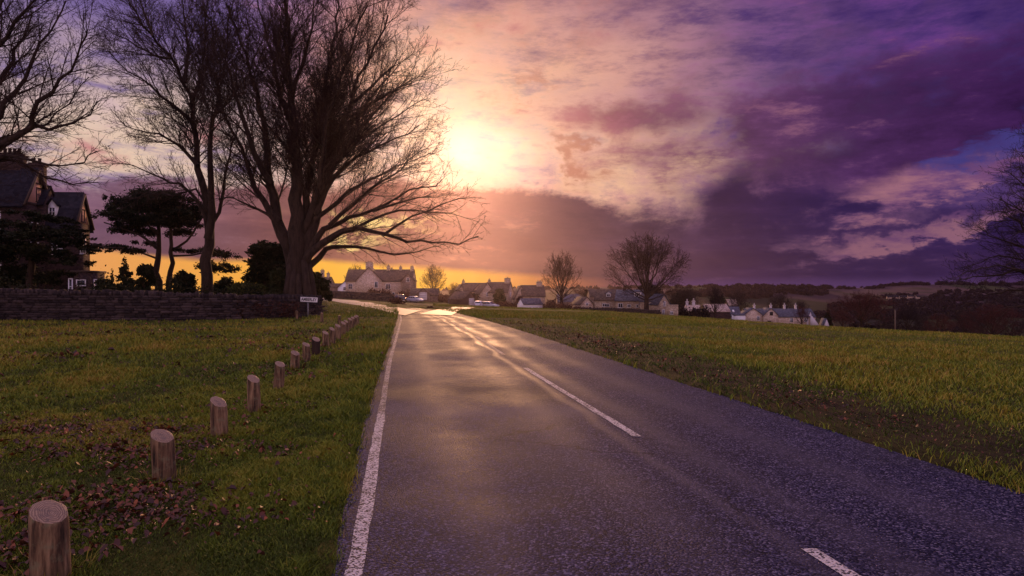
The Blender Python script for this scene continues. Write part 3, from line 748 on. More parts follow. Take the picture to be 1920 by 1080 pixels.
# ================================================================ bare trees
def _rot(d, axis, a):
    c, s = math.cos(a), math.sin(a); dot = d[0]*axis[0]+d[1]*axis[1]+d[2]*axis[2]
    cx = (axis[1]*d[2]-axis[2]*d[1], axis[2]*d[0]-axis[0]*d[2], axis[0]*d[1]-axis[1]*d[0])
    return tuple(d[i]*c+cx[i]*s+axis[i]*dot*(1-c) for i in range(3))
def _unit(v):
    l = math.sqrt(v[0]*v[0]+v[1]*v[1]+v[2]*v[2]) or 1e-9
    return (v[0]/l, v[1]/l, v[2]/l)
class Tree:
    """grows side branches from limbs; every branch is a polyline with radii and a level"""
    def __init__(s, seed, levels, up=.05, spread=(28, 58), ratio=(.38, .62), density=(1.6, 2.6, 5.0, 8.0), jit=(.10, .14, .18, .2), minr=.006, inside=None, fan=1.0, seg=(.9, .6, .4, .25), droop=0.0, kr=.5):
        s.r = random.Random(seed); s.levels = levels; s.up = up; s.spread = spread; s.ratio = ratio; s.density = density
        s.jit = jit; s.minr = minr; s.inside = inside; s.lines = []; s.seg = seg; s.droop = droop; s.kr = kr
    def limb(s, pts, r0, r1, lvl=0, t0=.2, clen=None, dens=1.0, tip=.45):
        """a given limb through points, then its children"""
        pts = [Vector(p) for p in pts]
        # smooth the given points
        out = []
        n = len(pts)
        for i in range(n-1):
            p0 = pts[max(i-1, 0)]; p1 = pts[i]; p2 = pts[i+1]; p3 = pts[min(i+2, n-1)]
            m = max(2, int((p2-p1).length/(s.seg[lvl]*.7)))
            for k in range(m):
                t = k/m
                q = .5*((2*p1)+(p2-p0)*t+(2*p0-5*p1+4*p2-p3)*t*t+(3*p1-p0-3*p2+p3)*t**3)
                out.append(q)
        out.append(pts[-1])
        L = sum((out[i+1]-out[i]).length for i in range(len(out)-1))
        P_ = []
        for i, q in enumerate(out):
            w = min(1, i/3)*.12*min(1, L/8)
            P_.append((q.x+s.r.gauss(0, w)*.6, q.y+s.r.gauss(0, w), q.z+s.r.gauss(0, w)*.6))
        n = len(P_); rr = [r1+(r0-r1)*(1-i/(n-1))**1.6 for i in range(n)]
        s.lines.append((lvl, P_, rr))
        s.kids(P_, rr, L, lvl, t0, clen, dens, tip)
    def kids(s, P_, rr, L, lvl, t0=.2, clen=None, dens=1.0, tip=.45):
        if lvl+1 >= s.levels: return
        n = len(P_); num = max(1, int(L*s.density[lvl]*dens*s.r.uniform(.85, 1.15)))
        az = s.r.random()*6.28
        for k in range(num):
            t = t0+(1-t0)*(k+s.r.random())/num; t = min(t, .999)
            f = t*(n-1); i = int(f); f -= i
            p = tuple(P_[i][j]*(1-f)+P_[i+1][j]*f for j in range(3)); d = _unit(tuple(P_[i+1][j]-P_[i][j] for j in range(3)))
            r = (rr[i]*(1-f)+rr[i+1]*f)
            az += 2.4+s.r.uniform(-.6, .6)
            ref = (0, 0, 1) if abs(d[2]) < .9 else (1, 0, 0)
            u = _unit((d[1]*ref[2]-d[2]*ref[1], d[2]*ref[0]-d[0]*ref[2], d[0]*ref[1]-d[1]*ref[0]))
            ax = _rot(u, d, az)
            nd = _rot(d, ax, R(s.r.uniform(*s.spread)))
            base = L if clen is None else clen
            l = base*s.r.uniform(*s.ratio)*(1-.55*t)
            if clen is not None: l = clen*s.r.uniform(.55, 1.1)*(1-tip*t)
            cr = max(s.minr, min(r*.75, s.kr*r*s.r.uniform(.7, 1.1)+.002, l*.012+.004))
            s.grow(p, nd, l, cr, lvl+1)
    def grow(s, p, d, L, r, lvl):
        seg = s.seg[min(lvl, len(s.seg)-1)]
        n = max(2, min(9, int(L/seg+.5))); st = L/n; P_ = [p]; rr = [r]; j = s.jit[min(lvl, len(s.jit)-1)]
        dr = s.droop
        for i in range(n):
            d = _unit((d[0]+s.r.gauss(0, j), d[1]+s.r.gauss(0, j), d[2]+s.r.gauss(0, j)+s.up-dr*(i/n)))
            p = (p[0]+d[0]*st, p[1]+d[1]*st, p[2]+d[2]*st)
            if s.inside is not None and not s.inside(p) and i > 0: break
            P_.append(p); rr.append(max(s.minr*.6, r*(1-.75*(i+1)/n)))
        if len(P_) < 2: return
        s.lines.append((lvl, P_, rr)); s.kids(P_, rr, st*(len(P_)-1), lvl, .12)
    def mesh(s, name, lo, hi, mat, parent, origin=(0, 0, 0), maxlines=None):
        V, Fq = [], []; k0 = 0
        groups = {}
        for (lvl, P_, rr) in s.lines:
            if lo <= lvl <= hi: groups.setdefault((9 if lvl == 0 else 6 if lvl == 1 else 4 if lvl == 2 else 3, len(P_)), []).append((P_, rr))
        for (sd, n), items in groups.items():
            A = np.array([q[0] for q in items]); Rr = np.array([q[1] for q in items])
            T = np.empty_like(A); T[:, 1:-1] = A[:, 2:]-A[:, :-2]; T[:, 0] = A[:, 1]-A[:, 0]; T[:, -1] = A[:, -1]-A[:, -2]
            T /= np.linalg.norm(T, axis=2, keepdims=True)+1e-9
            mean = A[:, -1]-A[:, 0]; mean /= np.linalg.norm(mean, axis=1, keepdims=True)+1e-9
            ref = np.where(np.abs(mean[:, 2:3]) < .8, np.array([[0, 0, 1.]]), np.array([[1., .3, 0]]))[:, None]
            U = np.cross(T, np.broadcast_to(ref, T.shape)); U /= np.linalg.norm(U, axis=2, keepdims=True)+1e-9
            W = np.cross(T, U)
            an = 2*np.pi*np.arange(sd)/sd
            ring = A[:, :, None]+Rr[:, :, None, None]*(np.cos(an)[None, None, :, None]*U[:, :, None]+np.sin(an)[None, None, :, None]*W[:, :, None])
            m = len(items); idx = k0+np.arange(m*n*sd).reshape(m, n, sd)
            a = idx[:, :-1]; b = idx[:, 1:]
            Fq.append(np.stack([a, np.roll(a, -1, 2), np.roll(b, -1, 2), b], -1).reshape(-1, 4))
            V.append(ring.reshape(-1, 3)); k0 += m*n*sd
        v = np.concatenate(V)-np.array(origin)
        return mesh_np(name, v, np.concatenate(Fq), mat, parent, smooth=True)
def traced(pts, Y, depth, fn):
    """photo points of one limb -> world points whose depth drifts away from or towards us"""
    out = []; n = len(pts)
    for i, (a, b) in enumerate(pts):
        px, py = fn(a, b); out.append(P(px, py, Y+depth*(i/(n-1))**1.3))
    return out

# ---- the great beech by the road
def big_beech():
    Y0 = 37.5; fn = lambda a, b: (400+a/1.741, b/1.741)
    t = Tree(3, 5, up=.055, spread=(18, 46), ratio=(.42, .68), density=(2.4, 2.9, 5.4, 8.0), jit=(.08, .10, .12, .14), minr=.0080, seg=(1.0, .8, .55, .35, .25))
    base = P(560, 560, Y0); base.z = tz(base.x, base.y)
    root = thing('bare_beech_tree', 'tallest bare tree, thick many-stemmed trunk behind the stone wall near the name sign', 'tree', base)
    L = [  # points (zoom coordinates), depth drift, r0, r1, child length
     ([(262, 1000), (258, 900), (245, 800), (215, 720), (190, 600), (178, 500), (160, 390), (135, 260), (95, 140), (50, 30)], 2.0, .50, .05, 5.8),
     ([(272, 1000), (275, 860), (268, 700), (270, 560), (264, 420), (254, 290), (244, 180), (238, 60), (232, -80), (225, -200)], -1.2, .60, .06, 6.0),
     ([(285, 1000), (292, 880), (322, 730), (345, 610), (378, 510), (408, 430), (438, 350), (478, 250), (525, 150), (570, 50)], 1.0, .52, .05, 5.8),
     ([(280, 900), (298, 720), (312, 590), (335, 430), (355, 300), (385, 180), (400, 60), (410, -60)], 3.0, .30, .05, 5.2),
     ([(292, 760), (330, 660), (352, 560), (372, 400), (420, 260), (450, 140), (500, 30)], -3.0, .22, .04, 5.2),
     ([(290, 880), (315, 835), (360, 795), (420, 752), (475, 742), (560, 762), (640, 788), (720, 792), (800, 790), (860, 770)], -2.0, .30, .03, 2.7),
     ([(300, 830), (335, 775), (385, 735), (450, 715), (520, 690), (600, 640), (680, 605), (750, 585)], 1.5, .24, .03, 3.3),
     ([(288, 920), (318, 862), (370, 822), (430, 800), (500, 812), (590, 832), (670, 822), (740, 800)], 3.0, .24, .025, 2.3),
     ([(330, 700), (370, 620), (430, 550), (510, 495), (590, 450), (670, 410)], 2.0, .22, .03, 4.2),
     ([(340, 640), (400, 530), (470, 430), (540, 350), (610, 290), (650, 250)], -2.0, .22, .03, 4.2),
     ([(215, 725), (165, 660), (118, 570), (88, 480), (45, 380), (0, 290), (-40, 220)], 1.5, .22, .03, 3.8),
     ([(225, 760), (180, 700), (120, 668), (60, 640), (10, 650)], -2.5, .13, .02, 2.4),
     ([(190, 600), (130, 500), (90, 380), (60, 250), (10, 130), (-30, 20)], -2.5, .20, .03, 4.2),
     ([(265, 440), (225, 330), (190, 200), (160, 60), (140, -60)], 2.0, .17, .03, 4.2),
     ([(256, 300), (290, 200), (320, 90), (330, -40)], -2.0, .15, .03, 4.0),
     ([(440, 350), (520, 280), (570, 230), (600, 190)], 1.0, .12, .025, 3.6),
     ([(380, 735), (460, 660), (540, 600), (640, 530), (700, 480)], -3.5, .14, .02, 3.4),
     ([(345, 610), (450, 480), (560, 400), (650, 350), (705, 325)], 2.5, .15, .02, 3.6),
     ([(362, 560), (450, 400), (540, 290), (610, 205)], -1.5, .15, .025, 3.6),
     ([(325, 720), (450, 625), (560, 565), (660, 520), (735, 500)], 3.5, .15, .02, 3.4),
     ([(415, 440), (510, 345), (590, 300), (670, 275)], -3.0, .12, .02, 3.4),
     ([(560, 764), (650, 705), (750, 665), (840, 645)], -2.5, .09, .015, 2.4),
     ([(470, 742), (560, 700), (660, 690), (780, 700), (870, 720)], 1.0, .10, .015, 2.4),
     ([(520, 690), (620, 660), (720, 640), (800, 640)], 3.0, .09, .015, 2.6),
    ]
    for (pts, dep, r0, r1, cl) in L:
        t.limb(traced(pts, Y0, dep, fn), r0, r1, 0, .30 if r0 > .4 else .18, cl, 1.0)
    t.mesh('trunk', 0, 1, M['bark'], root, base); t.mesh('crown', 2, 9, M['twigs'], root, base)
    # flared foot
    mb = MB(); b = Vector((0, 0, 0))
    for k in range(14):
        a = 6.283*k/14+rnd.uniform(-.15, .15); rr = rnd.uniform(.9, 1.15); h = rnd.uniform(2.0, 3.4)
        mb.bar((math.cos(a)*rr, math.sin(a)*rr*.8, -.2), (math.cos(a)*.50, math.sin(a)*.4, h), .26, 7, .18)
    mb.build('root_flare', M['bark'], root, True)
    return len(t.lines)
def left_beech():
    Y0 = 42.0; fn = lambda a, b: (a/1.741, b/1.741)
    t = Tree(8, 5, up=.05, spread=(18, 46), ratio=(.42, .68), density=(3.6, 3.6, 5.8, 8.0), jit=(.08, .10, .12, .14), minr=.0085, seg=(1.0, .8, .55, .35, .25))
    base = P(388, 556, Y0); base.z = tz(base.x, base.y)
    root = thing('bare_beech_tree', 'slim bare tree forking above a straight dark trunk, right of the spreading pine', 'tree', base)
    L = [
     ([(675, 990), (674, 900), (677, 800), (680, 700), (655, 590), (640, 480), (622, 350), (600, 260), (550, 180), (490, 110), (440, 40), (400, -60)], 1.5, .40, .04, 4.6),
     ([(678, 780), (692, 690), (690, 590), (684, 490), (695, 390), (720, 280), (740, 160), (750, 20)], -1.5, .27, .04, 4.4),
     ([(684, 740), (715, 690), (735, 610), (742, 540), (770, 440), (800, 330)], 2.0, .15, .03, 3.4),
     ([(675, 720), (640, 650), (590, 605), (520, 575), (430, 545), (355, 520)], -1.5, .15, .02, 2.8),
     ([(645, 540), (590, 480), (520, 440), (440, 420), (380, 390)], 2.0, .14, .02, 3.2),
     ([(630, 400), (560, 340), (500, 290), (420, 230), (360, 180)], -2.0, .14, .02, 3.6),
     ([(605, 270), (610, 160), (600, 60), (590, -40)], 2.0, .14, .03, 4.0),
     ([(622, 350), (660, 230), (670, 110), (680, 0)], -2.5, .14, .03, 4.0),
     ([(560, 190), (500, 180), (420, 130), (340, 90)], 1.0, .10, .02, 3.4),
     ([(500, 120), (470, 40), (440, -60)], 1.0, .10, .02, 3.2),
     ([(680, 690), (640, 620), (560, 640), (480, 630), (420, 650)], 2.5, .09, .02, 2.2),
    ]
    for (pts, dep, r0, r1, cl) in L:
        t.limb(traced(pts, Y0, dep, fn), r0, r1, 0, .38 if r0 > .25 else .15, cl, 1.0)
    t.mesh('trunk', 0, 1, M['bark'], root, base); t.mesh('crown', 2, 9, M['twigs'], root, base)
def edge_beech():
    Y0 = 30.0; fn = lambda a, b: (a/1.741, b/1.741)
    t = Tree(21, 5, up=.04, spread=(18, 46), ratio=(.42, .68), density=(3.4, 3.6, 5.6, 7.5), jit=(.08, .11, .12, .14), minr=.0075, seg=(.9, .7, .5, .3, .22))
    base = P(-90, 590, Y0); base.z = tz(base.x, base.y)
    root = thing('bare_beech_tree', 'bare tree cut off by the edge, limbs arching over the dark gabled house', 'tree', base)
    L = [
     ([(-157, 1040), (-150, 800), (-140, 600), (-130, 400), (-100, 200), (-70, 0), (-60, -150)], 1.0, .55, .06, 4.0),
     ([(-140, 620), (-70, 540), (0, 480), (75, 440), (105, 380), (165, 300), (225, 220), (262, 150), (280, 90)], -1.0, .26, .03, 3.2),
     ([(-135, 520), (-60, 440), (0, 380), (50, 300), (110, 190), (170, 90), (220, 0)], 1.5, .24, .03, 3.2),
     ([(-145, 680), (-60, 560), (20, 510), (100, 520), (180, 540), (260, 525), (320, 490)], -2.0, .16, .02, 2.2),
     ([(-110, 260), (-40, 190), (20, 120), (90, 40), (140, -60)], -1.5, .2, .03, 3.2),
     ([(-125, 380), (-40, 300), (20, 230), (70, 130), (100, 20)], 3.0, .2, .03, 3.2),
     ([(-90, 160), (-20, 60), (30, -40), (60, -120)], 1.0, .16, .03, 3.0),
     ([(100, 400), (160, 420), (230, 400), (290, 370), (325, 330)], -.5, .10, .02, 2.4),
     ([(-140, 640), (-60, 560), (30, 520), (120, 560), (200, 590), (270, 600), (320, 590)], 2.5, .12, .02, 1.8),
     ([(-140, 600), (-40, 470), (60, 430), (150, 400), (220, 330), (290, 250)], 3.0, .13, .02, 2.6),
    ]
    for (pts, dep, r0, r1, cl) in L:
        t.limb(traced(pts, Y0, dep, fn), r0, r1, 0, .2, cl, 1.0)
    t.mesh('trunk', 0, 1, M['bark'], root, base); t.mesh('crown', 2, 9, M['twigs'], root, base)
def right_beech():
    Y0 = 46.0; fn = lambda a, b: (1600+a/2.7, 250+b/2.7)
    t = Tree(34, 5, up=.045, spread=(18, 46), ratio=(.42, .68), density=(2.7, 3.0, 5.2, 7.5), jit=(.08, .11, .12, .14), minr=.0085, seg=(.9, .7, .5, .32, .25))
    base = P(2010, 640, Y0); base.z = tz(base.x, base.y)-.3
    root = thing('bare_beech_tree', 'bare tree leaning in from the edge above the dark wooded valley', 'tree', base)
    L = [
     ([(1107, 1150), (1100, 900), (1095, 700), (1080, 500), (1070, 300), (1050, 100), (1040, -50)], .5, .5, .05, 3.0),
     ([(1098, 800), (1000, 740), (900, 705), (800, 700), (700, 715), (600, 728), (520, 735)], -1.5, .2, .02, 3.0),
     ([(1094, 700), (1000, 640), (900, 590), (800, 560), (700, 520), (660, 480)], 1.5, .2, .02, 3.2),
     ([(1085, 560), (1000, 480), (900, 410), (810, 370), (735, 330)], -2.0, .2, .02, 3.2),
     ([(1080, 480), (980, 370), (900, 290), (820, 230), (765, 190)], 2.0, .18, .02, 3.2),
     ([(1070, 360), (980, 240), (910, 170), (850, 110)], -1.0, .16, .02, 3.2),
     ([(1060, 200), (980, 110), (920, 50), (880, 0)], 1.0, .15, .02, 3.2),
     ([(1100, 860), (1000, 800), (900, 790), (780, 800), (680, 810), (600, 790)], 2.0, .16, .02, 2.6),
     ([(1100, 900), (1000, 860), (900, 860), (800, 880), (720, 900)], -1.0, .14, .02, 2.3),
     ([(1090, 640), (1000, 560), (900, 480), (840, 440), (740, 440), (670, 460)], 0, .13, .02, 3.0),
     ([(1096, 740), (980, 680), (860, 640), (740, 620), (640, 650), (560, 690)], 3.0, .13, .02, 2.6),
     ([(1090, 600), (960, 520), (860, 470), (760, 400), (700, 400)], -3.0, .14, .02, 3.0),
     ([(1085, 520), (960, 420), (860, 330), (790, 280)], 3.0, .14, .02, 3.0),
     ([(1080, 420), (960, 310), (880, 220), (820, 160)], -3.0, .14, .02, 3.0),
     ([(1098, 780), (960, 720), (840, 690), (720, 670), (600, 700), (500, 725)], -3.5, .13, .015, 2.4),
    ]
    for (pts, dep, r0, r1, cl) in L:
        t.limb(traced(pts, Y0, dep, fn), r0, r1, 0, .2, cl, 1.0)
    t.mesh('trunk', 0, 1, M['bark'], root, base); t.mesh('crown', 2, 9, M['twigs_dark'], root, base)
big_beech(); left_beech(); edge_beech(); right_beech()

# ---- rounded bare trees of the village: a few grown, then copied
def round_tree_lines(seed, H, W, fork, levels=5, minr=.02, lean=0.0, dens=1.0):
    """H total height, W crown width, fork height: crown fills a rounded envelope"""
    r = random.Random(seed)
    cz_ = fork*.75+(H-fork*.75)*.48; hz = (H-fork*.75)*.54; hw = W/2
    ins = lambda p: (p[0]*p[0]+p[1]*p[1])/(hw*hw)+((p[2]-cz_)/hz)**2 < .96+.14*r.random()
    t = Tree(seed, levels, up=.03, spread=(20, 50), density=(24./H*dens, 34./H*dens, 56./H*dens, 80./H*dens), ratio=(.42, .68), jit=(.07, .10, .13, .16), minr=minr, seg=(H*.06, H*.05, H*.04, H*.03, H*.02), inside=ins)
    r0 = H*.030
    t.lines.append((0, [(0, 0, -.3), (0, 0, fork*.3), (lean*.3, 0, fork*.7), (lean*.5, .0, fork*1.1)], [r0*1.35, r0*1.05, r0*.95, r0*.7]))
    n = 20
    for k in range(n):
        a = 2.4*k+r.uniform(-.3, .3); el = R(12+74*((k+.5)/n)**.85+r.uniform(-5, 5))
        d = Vector((math.cos(a)*math.cos(el), math.sin(a)*math.cos(el), math.sin(el)))
        z0 = fork*(.72+.5*((k+.5)/n)); p = Vector((lean*.4, 0, z0))
        ln = .5
        while ln < H and (((p.x+d.x*ln)**2+(p.y+d.y*ln)**2)/(hw*hw)+((p.z+d.z*ln-cz_)/hz)**2) < .98: ln += .2
        q = [p+d*ln*f+Vector((0, 0, ln*.10*f*f-ln*.03*math.sin(f*3.1))) for f in (0, .3, .6, .95)]
        t.limb(q, r0*.34, minr*1.1, 0, .30, ln*.38, 1.0, .05)
    return t
def round_tree(t, label, base, name='bare_tree', crown='twigs', group=None):
    root = thing(name, label, 'tree', base, 0, group)
    t.mesh('trunk', 0, 1, M['bark'], root); t.mesh('crown', 2, 9, M[crown], root)
    return root
def copy_tree(o, label, base, rz, s, sz=None, group=None, crown=None):
    c = o.copy(); C.objects.link(c); c.location = base; c.rotation_euler = (0, 0, rz); c.scale = (s, s, sz or s); c['label'] = label
    if group: c['group'] = group
    for ch in o.children:
        k = ch.copy(); C.objects.link(k); k.parent = c
        if crown and ch.name.startswith('crown'):
            k.data = ch.data.copy(); k.data.materials[0] = M[crown]
    return c
def on(px, py, Y, sink=0.0):
    v = P(px, py, Y); v.z = tz(v.x, v.y)-sink; return v

# ================================================================ leafy masses
def leaf_cloud(name, lumps, n, size, mat, parent=None, seed=0, flat=1.0, kind=None, shell=.55):
    """many small leaf faces spread through ellipsoid lumps [(centre, radii)]"""
    r = np.random.default_rng(seed); c = np.array([l[0] for l in lumps], float); q = np.array([l[1] for l in lumps], float)
    w = q[:, 0]*q[:, 1]+q[:, 1]*q[:, 2]+q[:, 0]*q[:, 2]; w /= w.sum(); k = r.choice(len(lumps), n, p=w)
    d = r.normal(size=(n, 3)); d /= np.linalg.norm(d, axis=1, keepdims=True); rad = (shell+(1.12-shell)*r.random(n))*(1+.22*r.normal(size=n)*.8)
    ctr = c[k]+d*q[k]*rad[:, None]
    a = r.normal(size=(n, 3)); a[:, 2] *= flat; a /= np.linalg.norm(a, axis=1, keepdims=True)
    b = r.normal(size=(n, 3)); b[:, 2] *= flat; b -= a*(a*b).sum(1)[:, None]; b /= np.linalg.norm(b, axis=1, keepdims=True)
    s = size*(.5+.9*r.random(n))
    a *= s[:, None]; b *= (s*.45)[:, None]
    v = np.stack([ctr-a, ctr-b, ctr+a, ctr+b], 1).reshape(-1, 3); i = np.arange(n)[:, None]*4
    lt = r.random(len(lumps))
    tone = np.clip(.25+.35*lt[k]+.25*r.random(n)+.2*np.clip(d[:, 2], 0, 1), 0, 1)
    o = mesh_np(name, v, i+np.array([[0, 1, 2, 3]]), mat, parent, attr=np.repeat(tone, 4))
    if kind: o['kind'] = kind
    return o
def lumps_in(r, n, cx, cy, cz_, rx, ry, rz, a, b):
    out = []
    for _ in range(n):
        while True:
            p = (r.uniform(-1, 1), r.uniform(-1, 1), r.uniform(-1, 1))
            if p[0]**2+p[1]**2+p[2]**2 < 1: break
        k = r.uniform(a, b); out.append(((cx+p[0]*rx, cy+p[1]*ry, cz_+p[2]*rz), (k, k, k*.8)))
    return out
def shrub(label, px0, px1, top, base, Y, name='evergreen_shrub', mat='evergreen', n=2500, leaf=.16, seed=1, cat='shrub', group=None, stem=True, shape='round'):
    """one bush between two photo columns, top row to base row, standing Y metres away"""
    r = random.Random(seed); x0 = P(px0, base, Y); x1 = P(px1, base, Y); cx = (x0.x+x1.x)/2; W = x1.x-x0.x; H = (base-top)/F*Y
    zb = x0.z; root = thing(name, label, cat, (cx, Y, zb), 0, group)
    lu = []
    if shape == 'cone':
        for k in range(16):
            t = (k+.5)/16; w = W*.5*(1-t)**.8
            for q in range(max(1, int(5*(1-t))+1)):
                a = r.random()*6.28; lu.append(((math.cos(a)*w*.6, math.sin(a)*w*.6, H*(.06+.92*t)), (w*.5+.06*W, w*.5+.06*W, H*.06)))
    else:
        lu = lumps_in(r, 26, 0, 0, H*.5, W*.36, W*.30, H*.38, W*.12, W*.2)
        lu += [((r.uniform(-.4, .4)*W, 0, H*.15), (W*.14, W*.14, H*.16)) for _ in range(5)]
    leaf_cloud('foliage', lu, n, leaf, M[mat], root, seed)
    if stem:
        mb = MB()
        for k in range(4): a = k*1.6; mb.bar((.04*W*math.cos(a), .04*W*math.sin(a), -.2), (W*.2*math.cos(a), W*.2*math.sin(a), H*.7), W*.03, 6, W*.012)
        mb.build('stem', M['bark'], root)
    return root

# ================================================================ planting
# -- round bare trees
_tA = round_tree_lines(5, 13.5, 10.0, 3.4, minr=.017, dens=.95)
T1 = round_tree(_tA, 'oval bare tree standing alone beside the low shed with a white gable', on(1053, 577, 150))
_tB = round_tree_lines(6, 15.5, 17.0, 4.2, minr=.014, dens=1.05)
T2 = round_tree(_tB, 'broad domed bare tree in front of the long house with dormers', on(1212, 590, 124))
_tC = round_tree_lines(9, 11.0, 9.0, 2.2, minr=.022, dens=.8)
T3 = round_tree(_tC, 'bare fan-shaped tree behind the garage with the pale door', on(812, 560, 205))
_tC2 = None
copy_tree(T3, 'small thin bare tree to the right of the fan-shaped one behind the garage', on(852, 560, 215), 1.9, .55)
copy_tree(T2, 'low dark bare tree merging with the domed tree on its right', on(1282, 592, 165), 2.2, .62, .52, crown='twigs_dark')
copy_tree(T3, 'bare tree standing behind the big stone house, left of its roof', on(668, 552, 215), .7, .95)
copy_tree(T1, 'thin dark bare tree before the building with the bright roof', on(1340, 598, 110), 1.1, .34, .44, crown='twigs_dark')
copy_tree(T3, 'bare tree behind the white cottages, above the porch gable', on(1462, 606, 235), 2.0, 1.15, crown='twigs_dark')
copy_tree(T1, 'bare tree behind the white cottages, next to the chimneys', on(1500, 606, 240), 1.0, .78, crown='twigs_dark')
copy_tree(T3, 'bare tree beyond the bright roof, left of the white cottages', on(1385, 606, 225), 3.0, 1.0, crown='twigs_dark')
copy_tree(T1, 'small reddish bare tree growing against the white cottage wall', on(1503, 612, 150), 2.5, .36, .40, crown='twigs_red')
copy_tree(T2, 'large rust-red bare tree at the valley edge beside the dark conifer', on(1615, 622, 150), .9, .92, .62, crown='twigs_red')
copy_tree(T3, 'bare tree among the village roofs, left of the lone oval tree', on(1000, 575, 190), .4, .5, crown='twigs_dark')
copy_tree(T1, 'bare bushy tree between the lone oval tree and the long house', on(1100, 580, 210), 1.4, .62, .5, crown='twigs_dark')
vr = random.Random(4)
for k, (px, py, Y, s, cr) in enumerate([(1700, 634, 170, .7, 'twigs_dark'), (1760, 640, 150, .75, 'twigs_red'), (1810, 646, 165, .85, 'twigs_dark'), (1860, 650, 150, .8, 'twigs_red'), (1905, 655, 160, .9, 'twigs_dark'), (1730, 640, 230, .9, 'twigs_dark'), (1840, 650, 240, 1.0, 'twigs_dark'), (1660, 630, 220, .8, 'twigs_dark'), (1580, 620, 210, .7, 'twigs_red'), (1790, 645, 300, 1.1, 'twigs_red'), (1890, 650, 320, 1.2, 'twigs_dark')]):
    copy_tree((T2, T3, T1)[k % 3], 'bare tree in the dark wooded valley beyond the green', on(px, py, Y, .4), vr.random()*6, s, s*.8, 'trees in the valley', cr)
# -- spreading pine left of the slim beech
def pine():
    Y0 = 52.0; base = on(300, 556, Y0)
    root = thing('pine_tree', 'dark spreading evergreen pine with flat layered boughs and two leaning trunks', 'tree', base)
    t = Tree(12, 2, density=(.5, 1, 1, 1), minr=.02)
    fn = lambda a, b: (a, b)
    for pts, r0, r1, dep in (([(297, 560), (296, 510), (292, 470), (296, 430), (285, 400), (270, 378)], .34, .10, .5), ([(318, 560), (317, 510), (322, 460), (318, 420), (330, 390), (326, 375)], .26, .08, -.6),
                        ([(293, 465), (260, 440), (220, 425), (196, 418)], .12, .05, 1.5), ([(322, 470), (350, 452), (372, 420), (385, 400)], .12, .05, -1.5), ([(296, 440), (255, 405), (215, 385)], .10, .04, -1.0), ([(320, 430), (355, 405), (375, 385)], .10, .04, 1.0),
                        ([(318, 480), (360, 478), (400, 470), (425, 480)], .09, .04, 1.2), ([(295, 485), (250, 470), (205, 462)], .09, .04, .6)):
        t.limb(traced(pts, Y0, dep, fn), r0, r1, 0, .5, 1.6)
    t.mesh('trunk', 0, 1, M['bark'], root, base)
    pads = []
    for (px, py, w, h) in ((285, 368, 60, 9), (320, 372, 50, 9), (245, 382, 52, 8), (212, 372, 16, 5), (228, 402, 44, 8), (205, 412, 20, 6), (275, 396, 60, 9), (330, 398, 50, 10), (372, 392, 24, 7), (255, 425, 40, 7), (225, 432, 30, 6), (300, 420, 50, 8), (350, 420, 30, 8), (210, 462, 32, 6), (245, 470, 34, 6), (180, 466, 22, 5), (388, 470, 30, 8), (420, 478, 26, 7), (400, 500, 40, 10), (430, 505, 20, 7), (345, 470, 26, 6), (270, 455, 24, 5), (260, 372, 70, 16), (310, 382, 70, 16), (345, 388, 50, 16), (240, 410, 50, 14), (285, 408, 60, 14), (330, 412, 50, 14), (225, 395, 30, 12), (360, 405, 34, 14), (270, 432, 40, 10), (325, 436, 40, 10)):
        c = P(px, py, Y0+rnd.uniform(-2, 2))-base; k = Y0/F
        for q in range(7):
            pads.append(((c.x+rnd.uniform(-.85, .85)*w*k*.7, c.y+rnd.uniform(-1.2, 1.2), c.z+rnd.uniform(-.8, .8)*h*k*.6), (w*k*.32, w*k*.32, h*k*.8)))
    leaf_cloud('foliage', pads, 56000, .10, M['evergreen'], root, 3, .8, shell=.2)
pine()
# dark cedar against the gabled house
def cedar():
    Y0 = 46.0; base = on(60, 575, Y0)
    root = thing('cedar_tree', 'dark low evergreen with drooping layered boughs hiding the front of the gabled house', 'tree', base)
    k = Y0/F; pads = []
    for (px, py, w, h) in ((20, 420, 80, 22), (70, 408, 60, 12), (110, 412, 40, 8), (140, 428, 36, 6), (160, 446, 30, 6), (60, 440, 90, 22), (120, 455, 50, 10), (165, 470, 34, 7), (190, 462, 26, 5), (215, 462, 24, 5), (15, 470, 80, 30), (80, 480, 80, 26), (135, 490, 40, 12), (30, 515, 90, 26), (100, 520, 60, 18), (150, 462, 40, 6), (-30, 450, 60, 60), (-40, 510, 60, 40)):
        c = P(px, py, Y0+rnd.uniform(-2, 2))-base
        for q in range(9):
            pads.append(((c.x+rnd.uniform(-.9, .9)*w*k*.7, c.y+rnd.uniform(-1.5, 1.5), c.z+rnd.uniform(-.9, .9)*h*k*.6), (w*k*.24, w*k*.24, h*k*.36)))
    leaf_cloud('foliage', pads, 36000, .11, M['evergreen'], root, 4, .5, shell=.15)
    t = Tree(13, 2, density=(.5, 1, 1, 1), minr=.02); fn = lambda a, b: (a, b)
    for pts, r0, r1, dep in (([(60, 580), (58, 500), (62, 440), (66, 405)], .4, .1, 0), ([(60, 450), (120, 445), (180, 462), (225, 464)], .12, .03, -1.5), ([(60, 480), (120, 480), (170, 474)], .12, .03, 1.0), ([(58, 470), (10, 450), (-30, 450)], .12, .04, 1.0)):
        t.limb(traced(pts, Y0, dep, fn), r0, r1, 0, .5, 1.4)
    t.mesh('trunk', 0, 1, M['bark'], root, base)
cedar()
